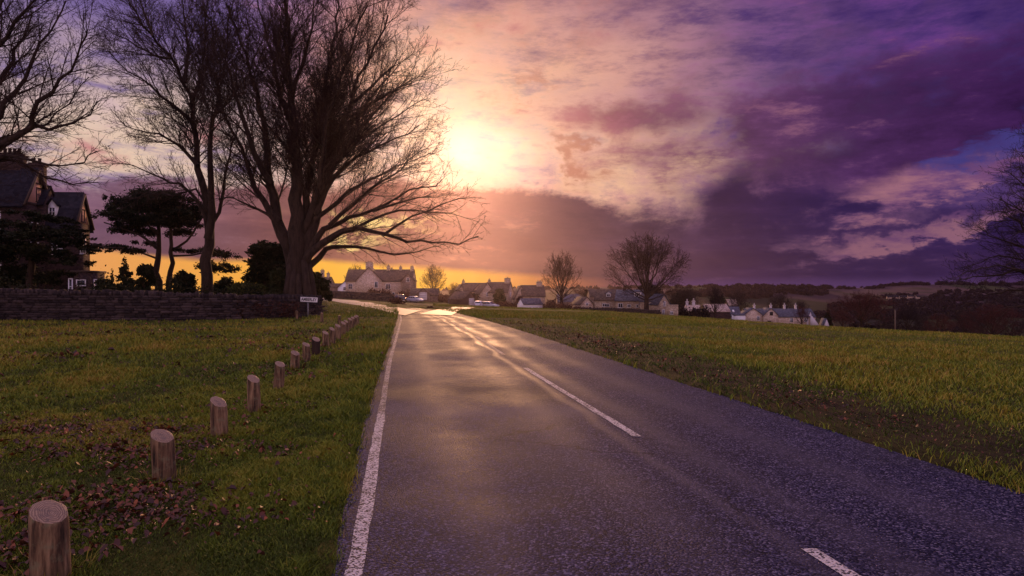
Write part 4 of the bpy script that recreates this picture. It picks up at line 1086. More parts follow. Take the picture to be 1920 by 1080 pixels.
# -- bushes behind the stone wall
shrub('large round dark evergreen bush behind the wall, left of the tallest trunk', 452, 545, 438, 560, 44, n=9000, leaf=.16, seed=5)
shrub('rounded clipped dark bush in front of the pine trunks', 252, 292, 482, 556, 47, n=3200, leaf=.12, seed=6)
shrub('small spiky dark conifer between the annexe and the rounded bush', 218, 252, 480, 556, 48, n=2200, leaf=.12, seed=7, shape='cone', name='conifer', cat='conifer')
shrub('tiny dark conifer beside the brick annexe', 204, 216, 503, 553, 52, n=700, leaf=.10, seed=8, shape='cone', name='conifer', cat='conifer')
shrub('broad dark bush under the slim beech trunk', 322, 372, 500, 558, 46, n=4200, leaf=.13, seed=9)
shrub('low dark bush right of the slim beech trunk', 395, 455, 520, 560, 45, n=3600, leaf=.13, seed=10)
shrub('greenish low bush showing above the wall top', 425, 500, 535, 562, 40, n=2600, leaf=.12, seed=11, mat='hedge_green')
shrub('low dark bush left of the annexe, above the wall', 175, 215, 522, 560, 46, n=2200, leaf=.12, seed=12)
shrub('dark bush at the right foot of the tallest tree', 578, 622, 508, 562, 40.5, n=4200, leaf=.12, seed=13, mat='ivy')
shrub('ivy-dark bush crowding the left foot of the tallest tree', 505, 548, 490, 562, 40.5, n=4200, leaf=.12, seed=14, mat='ivy')
# -- reddish bramble heap on the verge and smaller clump
shrub('dark reddish bramble mound on the verge left of the parked black car', 727, 762, 560, 574, 84, name='bramble_bush', mat='bramble', n=1800, leaf=.13, seed=15, stem=False)
shrub('small dark clump of brambles on the verge by the lane junction', 798, 816, 575, 583, 62, name='bramble_bush', mat='bramble', n=500, leaf=.10, seed=16, stem=False)
shrub('small bush in front of the stone house door', 740, 776, 548, 562, 170, n=900, leaf=.25, seed=17, mat='bramble')
shrub('rusty bush between the blue van and the garage', 812, 850, 552, 572, 172, n=1400, leaf=.25, seed=18, mat='bramble')
shrub('olive green bush below the big chimney', 922, 955, 541, 574, 158, n=1800, leaf=.25, seed=19, mat='hedge_green')
shrub('dark bush beside the brown outbuilding', 880, 900, 545, 573, 172, n=1000, leaf=.22, seed=20)
shrub('dark bush behind the brown outbuilding', 838, 872, 540, 566, 182, n=1400, leaf=.25, seed=21)
shrub('brown bush left of the white-gabled shed', 962, 985, 553, 577, 150, n=1000, leaf=.22, seed=22, mat='bramble')
shrub('narrow dark conifer at the end of the white cottages', 1545, 1560, 575, 612, 185, name='conifer', n=1200, leaf=.3, seed=23, shape='cone', cat='conifer')
shrub('dark pointed conifer between the two gables left of the long house', 1092, 1106, 540, 570, 190, name='conifer', n=700, leaf=.3, seed=24, shape='cone', cat='conifer')
shrub('dark holly filling the gap right of the long house gable', 1252, 1300, 545, 600, 185, n=3000, leaf=.35, seed=25)
shrub('dark bush under the broad domed tree', 1195, 1242, 520, 575, 165, n=2600, leaf=.35, seed=26, mat='far_wood')
shrub('rounded dark evergreen left of the bright roof', 1330, 1362, 552, 580, 190, n=1500, leaf=.3, seed=27)
# -- hedges
def hedge(label, pts, h, w, mat, n, leaf, seed, name='hedge'):
    """a hedge along ground points [(px,py,Y)]"""
    r = random.Random(seed); q = [on(*p) for p in pts]; lu = []
    for a, b in zip(q[:-1], q[1:]):
        m = max(2, int((b-a).length/(w*.6)))
        for k in range(m):
            c = a.lerp(b, (k+r.random())/m); hh = h*r.uniform(.75, 1.2)
            lu.append(((c.x+r.uniform(-.2, .2)*w, c.y+r.uniform(-.2, .2)*w, c.z+hh*.5), (w*.6, w*.6, hh*.55)))
    o = leaf_cloud(name, lu, n, leaf, M[mat], None, seed)
    return tag(o, label, 'hedge')
hedge('long low dark hedge behind the silver cars', [(935, 576, 152), (985, 577, 145), (1040, 578, 140), (1090, 580, 138)], 1.5, 1.4, 'bramble', 5200, .2, 31)
hedge('hedge running past the blue van', [(815, 571, 176), (850, 572, 172)], 1.6, 1.3, 'bramble', 1500, .22, 32)
hedge('overgrown hedge in front of the big stone house', [(690, 560, 178), (735, 562, 172)], 2.2, 1.6, 'bramble', 1600, .25, 33)
hedge('dark hedge between the long house and the brick building', [(1272, 597, 130), (1300, 600, 128), (1330, 602, 126)], 2.4, 1.8, 'far_wood', 2200, .25, 34)
# far hillside
RIDGE = 620.0
def hill_z(X, Y):
    az = np.degrees(np.arctan2(X, Y))
    top = np.interp(az, [-35, -8, -2, 3, 9, 16, 22, 28, 32, 40, 48], [545, 545, 542, 541, 538, 535, 538.5, 540, 533, 533, 533])
    zt = EYE-(top-540)/F*RIDGE
    t = np.clip((Y-335)/(RIDGE-335), 0, 1); side = np.clip((X+60)/220, 0, 1)
    z0 = -9-18.0*side
    Z = z0+(zt-z0)*t**.9+1.8*fbm2(X/110, Y/110, 51, 4)*np.clip((Y-335)/90, 0, 1)*np.clip(1.1-t, .12, 1)*side
    return np.where(Y > RIDGE, zt-(Y-RIDGE)*.02, Z)
def build_hills():
    n, m = 160, 70
    az = np.linspace(-35, 48, n); rr = np.geomspace(325, 690, m)
    A, Y = np.meshgrid(np.radians(az), rr, indexing='ij'); X = Y*np.tan(A)
    Z = hill_z(X, Y)
    idx = np.arange(n*m).reshape(n, m)
    f = np.stack([idx[:-1, :-1], idx[1:, :-1], idx[1:, 1:], idx[:-1, 1:]], -1).reshape(-1, 4)
    tag(mesh_np('hills', np.stack([X, Y, Z], -1).reshape(-1, 3), f, M['far_fields'], smooth=True), kind='structure')
build_hills()
def hill_hit(px, py):
    ys = np.linspace(330, RIDGE, 300); xs = (px-960)/F*ys; zs = EYE-(py-540)/F*ys; hz = hill_z(xs, ys)
    k = np.argmax(hz >= zs) if (hz >= zs).any() else len(ys)-1
    return Vector((xs[k], ys[k], float(hz[k])))
# -- far woods
def far_wood(lines, n, size, seed, mat='far_wood'):
    """tree masses on the hillside; a row without a distance stands where its photo line meets the hill"""
    r = random.Random(seed); lu = []
    for (px0, py0, px1, py1, Y, hpx, cnt) in lines:
        for k in range(cnt):
            t = r.random(); px = px0+(px1-px0)*t; py = py0+(py1-py0)*t
            if Y: YY = Y*r.uniform(.97, 1.03); c = P(px, py, YY); c.z = min(c.z, tz(c.x, c.y)+1.5)
            else: c = hill_hit(px, py+1.5+r.uniform(-.6, .6)*hpx); YY = c.y
            h = hpx/F*YY*r.uniform(.5, 1.25); c.z += h*.4
            lu.append(((c.x, c.y, c.z), (h*r.uniform(.7, 1.3), h, h*.8)))
    return leaf_cloud('distant_woodland', lu, n, size, M[mat], None, seed, kind='stuff')
far_wood([(1040, 540, 1320, 537, 0, 2.6, 60), (1320, 536, 1560, 539, 0, 3.2, 90), (1560, 540, 1660, 539, 0, 2.4, 30), (1640, 533, 1810, 531, 0, 3.0, 70), (1800, 533, 2150, 533, 0, 3.6, 80), (700, 546, 1050, 541, 0, 2.6, 60)], 30000, 1.7, 41)
far_wood([(1330, 544, 1545, 549, 0, 6, 110), (1300, 551, 1440, 556, 0, 6, 70), (1080, 548, 1320, 550, 0, 5, 60)], 32000, 1.4, 42)
far_wood([(1600, 558, 1720, 552, 0, 3, 30), (1720, 562, 1940, 556, 0, 6, 70), (1560, 577, 1700, 566, 0, 6, 50), (1690, 575, 1940, 568, 0, 7, 70), (1760, 548, 1940, 545, 0, 4, 40)], 34000, 1.2, 43)
far_wood([(1560, 596, 1960, 590, 0, 9, 90), (1560, 606, 1960, 604, 325, 12, 90), (1600, 622, 1980, 626, 260, 15, 80), (1330, 590, 1560, 592, 0, 6, 50), (1560, 586, 1960, 580, 0, 8, 80)], 70000, 1.0, 44)
far_wood([(-100, 540, 420, 545, 400, 9, 60), (600, 548, 700, 550, 320, 5, 14), (780, 553, 1080, 556, 320, 6, 40)], 9000, 1.4, 45)

# ================================================================ buildings
class House:
    def __init__(s, label, px, py, Y, name='stone_house', cat='house', group=None):
        s.base = P(px, py, Y); s.root = thing(name, label, cat, s.base, 0, group)
    def vol(s, px, py, Y, rz, L, W, drop, base_py=None, wall='cotswold_stone', roof='stone_tile', over=.28, wname='wall', rname='roof', base_z=None, x0=0.0):
        """gabled block: its right-hand gable apex stands at the photo point; ridge runs L metres left"""
        return Vol(s, P(px, py, Y), R(rz), L, W, drop, (P(px, base_py, Y).z if base_z is None else base_z)-.6, wall, roof, over, wname, rname)
class Vol:
    def __init__(s, house, apex, rz, L, W, drop, bz, wall, roof, over, wname, rname):
        s.h = house; s.apex = apex; s.L = L; s.W = W; s.drop = drop
        s.o = apex-house.base; s.rot = Matrix.Rotation(rz, 3, 'Z'); b = bz-apex.z; s.bz = b
        mb = MB(); mb.prism([(-W/2, b), (W/2, b), (W/2, -drop), (0, 0), (-W/2, -drop)], 'x', -L, 0)
        s.wall = s._put(mb, wname, M[wall])
        e = W/2+over; d = drop*e/(W/2); th = .16
        mb = MB(); mb.prism([(0, th), (-e, -d+th), (-e, -d+.01), (0, .01), (e, -d+.01), (e, -d+th)], 'x', -L-over*.8, over*.8)
        s.roof = s._put(mb, rname, M[roof]) if roof else None
    def _put(s, mb, name, mat, parent=None):
        R3 = np.array(s.rot)
        mb.v = [v @ R3.T+np.array(s.o) for v in mb.v]
        return mb.build(name, mat, parent or s.h.root)
    def _face(s, face, u, v):
        if face == 'f': return np.array((-u, -s.W/2, -s.drop-v)), np.array((1., 0, 0)), np.array((0, -1., 0))
        if face == 'r': return np.array((0, u, -v)), np.array((0, 1., 0)), np.array((1., 0, 0))
        return np.array((-s.L, u, -v)), np.array((0, -1., 0)), np.array((-1., 0, 0))
    def window(s, face, u, v, w, h, nx=2, ny=2, mat='white_paint', parent=None, c=None, fr=.09, name='window'):
        if c is None: c, a, n = s._face(face, u, v)
        else: c = np.array(c, float); _, a, n = s._face(face, 0, 0)
        rot = Matrix((a, n, (0, 0, 1))).transposed()
        mb = MB(); q = lambda da, dz, dn: c+a*da+n*dn+np.array((0, 0, dz))
        mb.box(q(0, h/2-fr/2, .03), (w, .10, fr), rot); mb.box(q(0, -h/2+fr/2-.02, .05), (w+.16, .16, fr), rot)
        for sg in (-1, 1): mb.box(q(sg*(w/2-fr/2), 0, .03), (fr, .098, h-2*fr), rot)
        for i in range(1, nx): mb.box(q(-w/2+w*i/nx, 0, .028), (fr*.65, .07, h-2*fr), rot)
        for i in range(1, ny): mb.box(q(0, -h/2+h*i/ny, .024), (w-2*fr, .05, fr*.5), rot)
        f = s._put(mb, name, M[mat], parent)
        mb = MB(); mb.box(q(0, 0, .004), (w-fr, .02, h-fr), rot); s._put(mb, 'pane', M['glass'], f)
        return f
    def door(s, face, u, w, h, mat='door_paint', z=None, name='door'):
        c, a, n = s._face(face, u, 0); rot = Matrix((a, n, (0, 0, 1))).transposed()
        z0 = s.bz+.6
        mb = MB(); c = c.copy(); c[2] = z0+h/2
        mb.box(c+n*.02, (w, .08, h), rot)
        for i in range(4): mb.box(c+n*.065+np.array((0, 0, -h/2+h*(i+.5)/4)), (w*.94, .02, h*.17), rot)
        return s._put(mb, name, M[mat])
    def chimney(s, u, w, d, top, y=0.0, pots=2, mat='cotswold_stone', low=-1.2):
        mb = MB(); x = -u
        mb.box((x, y, (top+low)/2), (w, d, top-low)); mb.box((x, y, top+.06), (w+.18, d+.18, .16)); mb.box((x, y, top+.20), (w*.9, d*.9, .12))
        for k in range(pots):
            xx = x+(k-(pots-1)/2)*w/max(pots, 1)*.85
            mb.lathe([(.15, top+.2), (.13, top+.62), (.17, top+.66), (.15, top+.72)], 8, (xx, y, 0))
        return s._put(mb, 'chimney', M[mat], s.roof)
    def dormer(s, u, w, h, front=.62, gable=.5, mat='white_paint', roof='slate', win=(2, 1), wallmat=None):
        """dormer on the front slope"""
        yf = -s.W/2*front; zf = -s.drop*front; x = -u
        mb = MB(); mb.prism([(x-w/2, zf-.1), (x+w/2, zf-.1), (x+w/2, zf+h), (x, zf+h+gable*w/2+.001), (x-w/2, zf+h)], 'y', yf, min(0.3, yf+(h+gable)*s.W/2/s.drop+.4))
        dm = s._put(mb, 'dormer', M[wallmat or mat], s.h.root)
        mb = MB(); e = w/2+.15; g_ = gable*w/2
        mb.prism([(x, zf+h+g_+.13), (x-e, zf+h-.03+.08), (x-e, zf+h-.06), (x, zf+h+g_+.01), (x+e, zf+h-.06), (x+e, zf+h+.05)], 'y', yf-.18, min(.2, yf+(h+gable)*s.W/2/s.drop+.2))
        s._put(mb, 'dormer_roof', M[roof], dm)
        s.window('f', 0, 0, w*.82, h*.80, win[0], win[1], parent=dm, c=(x, yf, zf+h*.47), fr=.07)
        return dm

# -- big stone house by the lane
def big_house():
    Y = 190; H = House('large gabled stone house with three small chimneys and big stack, glow of sunset behind', 715, 556, Y)
    k = F/Y
    m = H.vol(776, 506, Y+4, 0, 122/F*(Y+4), 7.4, 3.3, 556, 'pale_stone')
    c = H.vol(691.5, 502, Y-.6, -90, 6, 7.2, 3.55, 556, 'pale_stone', wname='cross_wing', rname='cross_roof')
    d = H.vol(764.5, 513.5, Y-.8, -90, 5, 3.6, 1.9, 556, wall='shade_stone', wname='porch_wing', rname='porch_roof')
    c.chimney(.9, 1.2, 2.0, 1.5, pots=3, low=-2)
    m.chimney(7.5, .9, .9, 1.0, pots=1); m.chimney(6.5, .4, .4, .4, pots=0); m.chimney(3.9, .8, .8, .7, pots=1); m.chimney(.5, .9, 1.2, .8, pots=1)
    # the gable faces us on the wing's own end wall
    c.window('r', 2.15, 4.9, .95, 1.7, 2, 1); c.window('r', 2.3, 7.3, 1.0, .9, 2, 1)
    m.window('f', 6.9, 1.6, 1.35, 1.5, 2, 1); m.window('f', 7.1, 3.8, 1.0, 1.0, 2, 1); m.window('f', 5.4, 3.8, .8, 1.0, 1, 1); m.window('f', 17.9, 1.6, 1.2, 1.5, 2, 2)
    d.window('r', 0, 1.7, .9, 1.2, 2, 2)
    d.door('r', .2, 1.1, 2.1, 'timber')
big_house()
def side_house():
    H = House('dark house roofline with two stacks half hidden behind the tallest trunk', 605, 556, 215, 'house')
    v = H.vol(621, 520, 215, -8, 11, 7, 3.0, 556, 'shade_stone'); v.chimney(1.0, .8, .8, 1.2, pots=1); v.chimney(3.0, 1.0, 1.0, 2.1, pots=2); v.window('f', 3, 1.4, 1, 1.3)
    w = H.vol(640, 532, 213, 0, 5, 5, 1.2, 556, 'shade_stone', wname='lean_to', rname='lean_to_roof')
    H = House('small white-rendered gable tucked left of the large stone house', 646, 556, 205, 'cottage')
    v = H.vol(646.5, 528, 205, -90, 5, 4.4, 1.9, 556, 'render_white', over=.2); v.window('r', 0, 2.2, 1.0, 1.1)
side_house()
def garage():
    H = House('low stone garage with a gable over its pale up-and-over door', 800, 565, 170, 'garage', 'garage')
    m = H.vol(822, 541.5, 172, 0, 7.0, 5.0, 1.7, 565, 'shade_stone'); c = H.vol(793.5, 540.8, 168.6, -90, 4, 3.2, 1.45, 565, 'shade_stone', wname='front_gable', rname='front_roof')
    c.door('r', 0, 1.95, 1.95, name='garage_door')
    H = House('brown outbuilding with plain white door, beside the silver cars', 870, 573, 158, 'outbuilding', 'outbuilding')
    v = H.vol(881, 547.5, 156, -42, 5.0, 4.2, 1.65, 573, 'dark_brick'); v.door('r', .55, 1.7, 1.75)
garage()
def mid_village():
    H = House('stone cottage roof with one small chimney at its left end', 884, 562, 205, 'cottage')
    v = H.vol(902, 531, 205, 14, 5.9, 6.2, 2.6, 562); v.chimney(5.6, .75, .75, .6, pots=1); v.window('r', 0, 3.4, 1, 1.2)
    w = H.vol(868, 533.5, 203.5, -70, 4, 4.6, 2.7, 562, wname='cross_wing', rname='cross_roof'); w.window('r', .2, 3.3, .9, 1.1)
    x = H.vol(899, 532, 202, -75, 4, 5.2, 3.0, 562, wname='gable_wing', rname='gable_roof'); x.window('r', .0, 3.5, .9, 1.2)
    H = House('taller stone cottage carrying the big square chimney', 935, 570, 198, 'cottage')
    v = H.vol(957, 529.5, 198, -16, 7.2, 6.4, 3.0, 570); v.chimney(.9, 1.6, 1.3, 1.1, pots=1); v.chimney(6.7, .7, .7, .6, pots=1); v.window('f', 3.5, 1.2, 1.2, 1.2); v.window('r', 0, 3.6, 1, 1.3)
    w = H.vol(914, 531, 196.5, -62, 4, 5.0, 3.2, 570, wname='cross_wing', rname='cross_roof'); w.window('r', 0, 3.4, .9, 1.2)
    H = House('stone cottage with wide double chimney left of the lone oval tree', 995, 575, 185, 'cottage')
    v = H.vol(1019, 535.5, 186, 6, 6.4, 6.2, 2.9, 575); v.chimney(1.2, 1.6, 1.1, .9, pots=2); v.window('f', 3.6, 1.2, 1.1, 1.2); v.window('f', 1.6, 1.2, .9, 1.2)
    w = H.vol(977, 536.5, 184, -78, 4, 3.4, 3.3, 575, wname='cross_wing', rname='cross_roof'); w.window('r', 0, 3.4, .8, 1.2)
    H = House('low shed with a bright white gable end facing the green', 985, 577, 142, 'shed', 'shed')
    v = H.vol(976, 560.5, 140, -152, 4.6, 2.9, 1.15, 577, 'render_white', 'slate', .15)
    H = House('dark tiled house showing one stone gable, left of the long house', 1105, 575, 175, 'cottage')
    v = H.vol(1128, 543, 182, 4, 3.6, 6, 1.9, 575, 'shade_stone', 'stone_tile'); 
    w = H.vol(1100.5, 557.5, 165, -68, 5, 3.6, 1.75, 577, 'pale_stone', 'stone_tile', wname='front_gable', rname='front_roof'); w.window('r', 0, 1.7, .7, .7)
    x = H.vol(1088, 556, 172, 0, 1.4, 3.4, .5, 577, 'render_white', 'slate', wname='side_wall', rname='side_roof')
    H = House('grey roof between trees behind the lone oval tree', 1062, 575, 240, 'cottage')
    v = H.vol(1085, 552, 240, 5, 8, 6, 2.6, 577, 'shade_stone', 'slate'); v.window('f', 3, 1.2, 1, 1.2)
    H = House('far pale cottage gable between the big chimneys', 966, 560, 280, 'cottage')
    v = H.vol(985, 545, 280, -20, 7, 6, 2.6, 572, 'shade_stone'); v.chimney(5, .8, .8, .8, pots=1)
mid_village()
def long_house():
    H = House('long honey-stone house with slate roof, roof dormers and flat-topped annexe', 1190, 590, 138)
    rz = -24; Yg = 126
    c = H.vol(1245, 552.5, Yg, rz-28, 4.5, 3.6, 1.85, 592, 'cotswold_stone', 'slate', .2, 'gable_wing', 'gable_roof')
    c.window('r', .1, 1.75, .62, .95, 2, 1, name='window'); c.window('r', -.25, 3.4, .75, 1.1, 2, 1); c.window('r', 0, .75, .22, .25, 1, 1, fr=.04)
    a = H.vol(1243, 553.5, 128, rz+12, 4.4, 4.2, 1.25, 592, 'cotswold_stone', 'slate', .2, 'link_wall', 'link_roof')
    a.window('f', 2.1, .42, 1.1, .5, 3, 1)
    m = H.vol(1209, 544.5, 134, rz+8, 5.6, 5.6, 2.05, 592, 'cotswold_stone', 'slate', .25)
    m.dormer(1.3, 1.35, .95, .62, .02, win=(3, 1)); m.chimney(4.1, .55, .55, .35, pots=1, mat='dark_brick')
    m.window('f', 4.6, 1.0, 1.0, .95, 2, 1); m.window('f', 2.9, 1.05, .75, .65, 2, 1); m.window('f', 1.25, 1.05, .5, .6, 1, 1)
    b = H.vol(1161, 543.5, 141, rz+6, 4.8, 5.6, 2.15, 592, 'cotswold_stone', 'stone_tile', .25, 'end_wall', 'end_roof')
    b.dormer(2.0, .95, .75, .70, .8, win=(2, 1)); b.window('f', 2.4, 1.1, 1.5, .7, 3, 1)
    # annexe with a parapet
    q = P(1260.5, 592, 121)-H.base; mb = MB(); rot = Matrix.Rotation(R(-12), 3, 'Z'); hgt = 19.5/F*121
    mb.box((q.x, q.y, q.z+hgt/2-.3), (2.05, 2.4, hgt+.6), rot); mb.box((q.x, q.y, q.z+hgt+.05), (2.15, 2.5, .10), rot)
    mb.build('annexe', M['cotswold_stone'], H.root)
    n = np.array(rot) @ np.array((0, -1, 0)); ce = np.array(q)+n*1.2+np.array((-.15, 0, .55)); mb = MB()
    mb.box(ce+np.array((0, 0, .28)), (.55, .12, .07), rot); mb.box(ce-np.array((0, 0, .28)), (.62, .14, .07), rot)
    for sx in (-.25, 0, .25): mb.box(ce+np.array(rot) @ np.array((sx, 0, 0)), (.07, .10, .5), rot)
    f = mb.build('window', M['white_paint'], H.root); mb = MB(); mb.box(ce, (.5, .03, .5), rot); mb.build('pane', M['glass'], f)
long_house()
def right_village():
    H = House('small stone cottage with pale roof and two white-capped chimneys', 1298, 595, 150, 'cottage')
    v = H.vol(1312, 573, 150, -30, 3.2, 3.0, 1.2, 598, 'shade_stone', 'pale_tile', .15); v.chimney(2.9, .5, .5, .75, pots=1, mat='far_white'); v.chimney(1.4, .55, .55, .9, pots=1, mat='far_white'); v.window('f', 1.4, .8, .7, .7)
    H = House('brick building with a bright pale roof behind a thin bare tree', 1340, 600, 165, 'barn', 'barn')
    v = H.vol(1361, 571, 165, 4, 5.8, 5.6, 1.7, 602, 'dark_brick', 'pale_tile', .2)
    H = House('far pale roof just above the dark slate one', 1371, 580, 240, 'cottage')
    v = H.vol(1379, 562, 240, 0, 3.2, 5, 2.0, 585, 'dark_brick', 'pale_tile', .2)
    H = House('low dark slate house with a skylight, left of the white cottages', 1365, 602, 170, 'cottage')
    v = H.vol(1384, 576, 172, -6, 4.8, 6, 2.2, 604, 'shade_stone', 'slate', .2)
    rl = MB(); rl.box((-1.6, -1.6, -.95), (.5, .1, .9), Matrix.Rotation(R(-52), 3, 'X')); v._put(rl, 'skylight', M['white_paint'], v.roof)
    w = H.vol(1394, 589, 169, 0, 3.0, 3, .3, 604, 'render_white', 'slate', .1, 'yard_wall', 'yard_roof')
    H = House('row of pale rendered cottages with twin front gables and four thin chimneys', 1460, 608, 180, 'cottage_row', 'cottages')
    Y = 180; m = H.vol(1519, 579.5, Y+3, 0, 18.4, 6.4, 2.05, 612, 'pale_stone', 'slate', .2)
    a = H.vol(1412.5, 578.5, Y-1.2, -90, 5, 5.2, 1.8, 612, 'pale_stone', 'slate', .2, 'left_gable', 'left_gable_roof')
    b = H.vol(1445.5, 578.5, Y-1.6, -90, 5, 3.9, 1.8, 612, 'pale_stone', 'slate', .2, 'right_gable', 'right_gable_roof')
    a.window('r', 1.35, 2.65, .75, 1.15, 2, 2); b.window('r', .1, 1.35, .85, .9, 2, 1, mat='timber'); b.door('r', -.45, 1.0, 1.6, 'timber')
    m.window('f', 6.55, .85, .85, 1.2, 2, 2); m.window('f', 2.7, .8, .75, 1.1, 2, 2)
    for u in (15.6, 11.0, 7.2, 4.1): m.chimney(u, .45, .5, .95, pots=1, mat='far_white')
    e = H.vol(1519.5, 584, Y, -72, 4, 2.3, 2.6, 612, 'far_white', 'slate', .08, 'end_gable', 'end_gable_roof')
    mb = MB(); q = P(1527, 612, Y-.5)-H.base; mb.prism([(q.x-1.0, q.z-.5), (q.x+1.6, q.z-.5), (q.x-1.0, q.z+2.9)], 'y', q.y-.8, q.y+2.5); mb.build('lean_to', M['far_white'], H.root)
    H = House('small pale pointed gable standing beside the narrow conifer', 1550, 612, 178, 'shed', 'shed')
    v = H.vol(1550, 598, 178, -90, 3, 1.5, 1.9, 614, 'far_white', 'slate', .06)
    for k, (px, py, Y, L) in enumerate(((1712, 555.5, 0, 3.9), (1700, 557, 0, 5.2), (1684, 556.5, 0, 4.4), (1672, 557, 0, 3.5), (1725, 556.5, 0, 2.7))):
        Y = hill_hit(px, py+3).y-1
        H = House(('tiny pale cottage high on the far hillside', 'tiny longer white cottage amid the far hillside hamlet')[k == 1], px, py+3, Y, 'far_cottage', 'cottage', 'cottages on the far hillside')
        H.vol(px, py-2.5, Y, -10, L, 2.6, 1.1, py+3.5, 'pale_stone', 'dark_slate', .2)
right_village()
# -- the dark gabled house on the left
def gabled_house():
    Y = 58; H = House('dark tall Victorian house with steep gables rising behind the cedar', 90, 565, Y, 'gabled_house')
    zb = 0.0
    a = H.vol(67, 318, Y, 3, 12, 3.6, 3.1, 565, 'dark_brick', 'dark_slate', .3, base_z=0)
    a.chimney(2.2, 1.9, .9, 1.2, pots=4, mat='dark_brick', y=.3); a.chimney(.5, 1.2, .9, .45, y=.9, pots=2, mat='dark_brick')
    # pink light on the gable end, put into a thin panel's colour; timbered
    mb = MB(); mb.prism([(-1.45, -3.0), (1.45, -3.0), (0, -.5)], 'x', .004, .03); a._put(mb, 'lit_gable_panel', M['pink_lit_gable'])
    mb = MB()
    for sg in (-1, 1): mb.bar((.33, 0, -.02), (.33, sg*1.95, -3.35), .11, 4)
    mb.box((.05, 0, -3.05), (.08, 3.5, .16)); mb.box((.05, 0, -1.2), (.08, 1.2, .12)); a._put(mb, 'bargeboard', M['timber'])
    a.window('r', .35, 2.2, .7, 1.3, 2, 2, mat='timber'); a.window('f', 2.2, 1.6, 1.0, 1.7); a.window('f', 5, 1.6, 1.0, 1.7); a.window('f', 2.2, 5, 1.1, 1.7); a.window('r', 0, 5.6, 1.2, 1.8)
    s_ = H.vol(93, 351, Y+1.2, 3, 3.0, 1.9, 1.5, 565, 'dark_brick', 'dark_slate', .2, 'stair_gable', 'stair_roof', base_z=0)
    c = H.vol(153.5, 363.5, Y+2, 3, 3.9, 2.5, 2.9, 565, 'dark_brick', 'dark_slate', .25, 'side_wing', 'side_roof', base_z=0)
    mb = MB(); mb.prism([(-1.0, -2.75), (1.0, -2.75), (0, -.45)], 'x', .004, .03); c._put(mb, 'lit_gable_panel', M['pink_lit_gable'])  # same painted pink light on the side wing's gable
    mb = MB()
    for sg in (-1, 1): mb.bar((.28, 0, -.02), (.28, sg*1.42, -3.2), .09, 4)
    c._put(mb, 'bargeboard', M['timber'])
    c.window('r', .1, 2.0, .5, 1.2, 1, 2, mat='timber'); c.window('r', .1, 4.8, .8, 1.5, 2, 2); c.window('f', 1.4, 2.2, .9, 1.4)
    c.dormer(2.0, .75, 1.05, .78, 1.6, roof='dark_slate', win=(2, 2))
    # flat-roofed annexe
    q = P(163, 556, Y+1)-H.base; rot = Matrix.Rotation(R(3), 3, 'Z'); mb = MB(); hg = 3.0
    q.z = -H.base.z+hg/2; mb.box(q, (1.9, 2.2, hg), rot); an = mb.build('annexe', M['dark_brick'], H.root)
    mb = MB(); mb.box(q+Vector((0, 0, hg/2+.07)), (2.1, 2.4, .14), rot); mb.build('annexe_roof', M['timber'], H.root)
    Rm = np.array(rot); nf = Rm @ np.array((0, -1., 0)); nr = Rm @ np.array((1., 0, 0)); af = nr; ar = Rm @ np.array((0, 1., 0))
    def win(cn, n_, a_, w, h, nx, ny):
        rr = Matrix((a_, n_, (0, 0, 1))).transposed(); mb = MB(); qq = lambda u, z: cn+a_*u+np.array((0, 0, z))+n_*.03
        for z in (-h/2, h/2): mb.box(qq(0, z), (w+.08, .10, .08), rr)
        for i in range(nx+1): mb.box(qq(-w/2+w*i/nx, 0), (.07, .09, h-.08), rr)
        for i in range(1, ny): mb.box(qq(0, -h/2+h*i/ny), (w, .05, .045), rr)
        f = mb.build('window', M['white_paint'], H.root); mb = MB(); mb.box(cn, (w, .03, h), rr); mb.build('pane', M['glass'], f)
    win(np.array(q)+nf*1.1+af*.15+np.array((0, 0, .55)), nf, af, .75, .5, 1, 1)
    win(np.array(q)+nr*.95+ar*.0+np.array((0, 0, .35)), nr, ar, 1.3, 1.0, 3, 2)
    win(np.array(q)+nf*1.1+af*-.74+np.array((0, 0, -.1)), nf, af, .30, 2.0, 1, 3)
gabled_house()

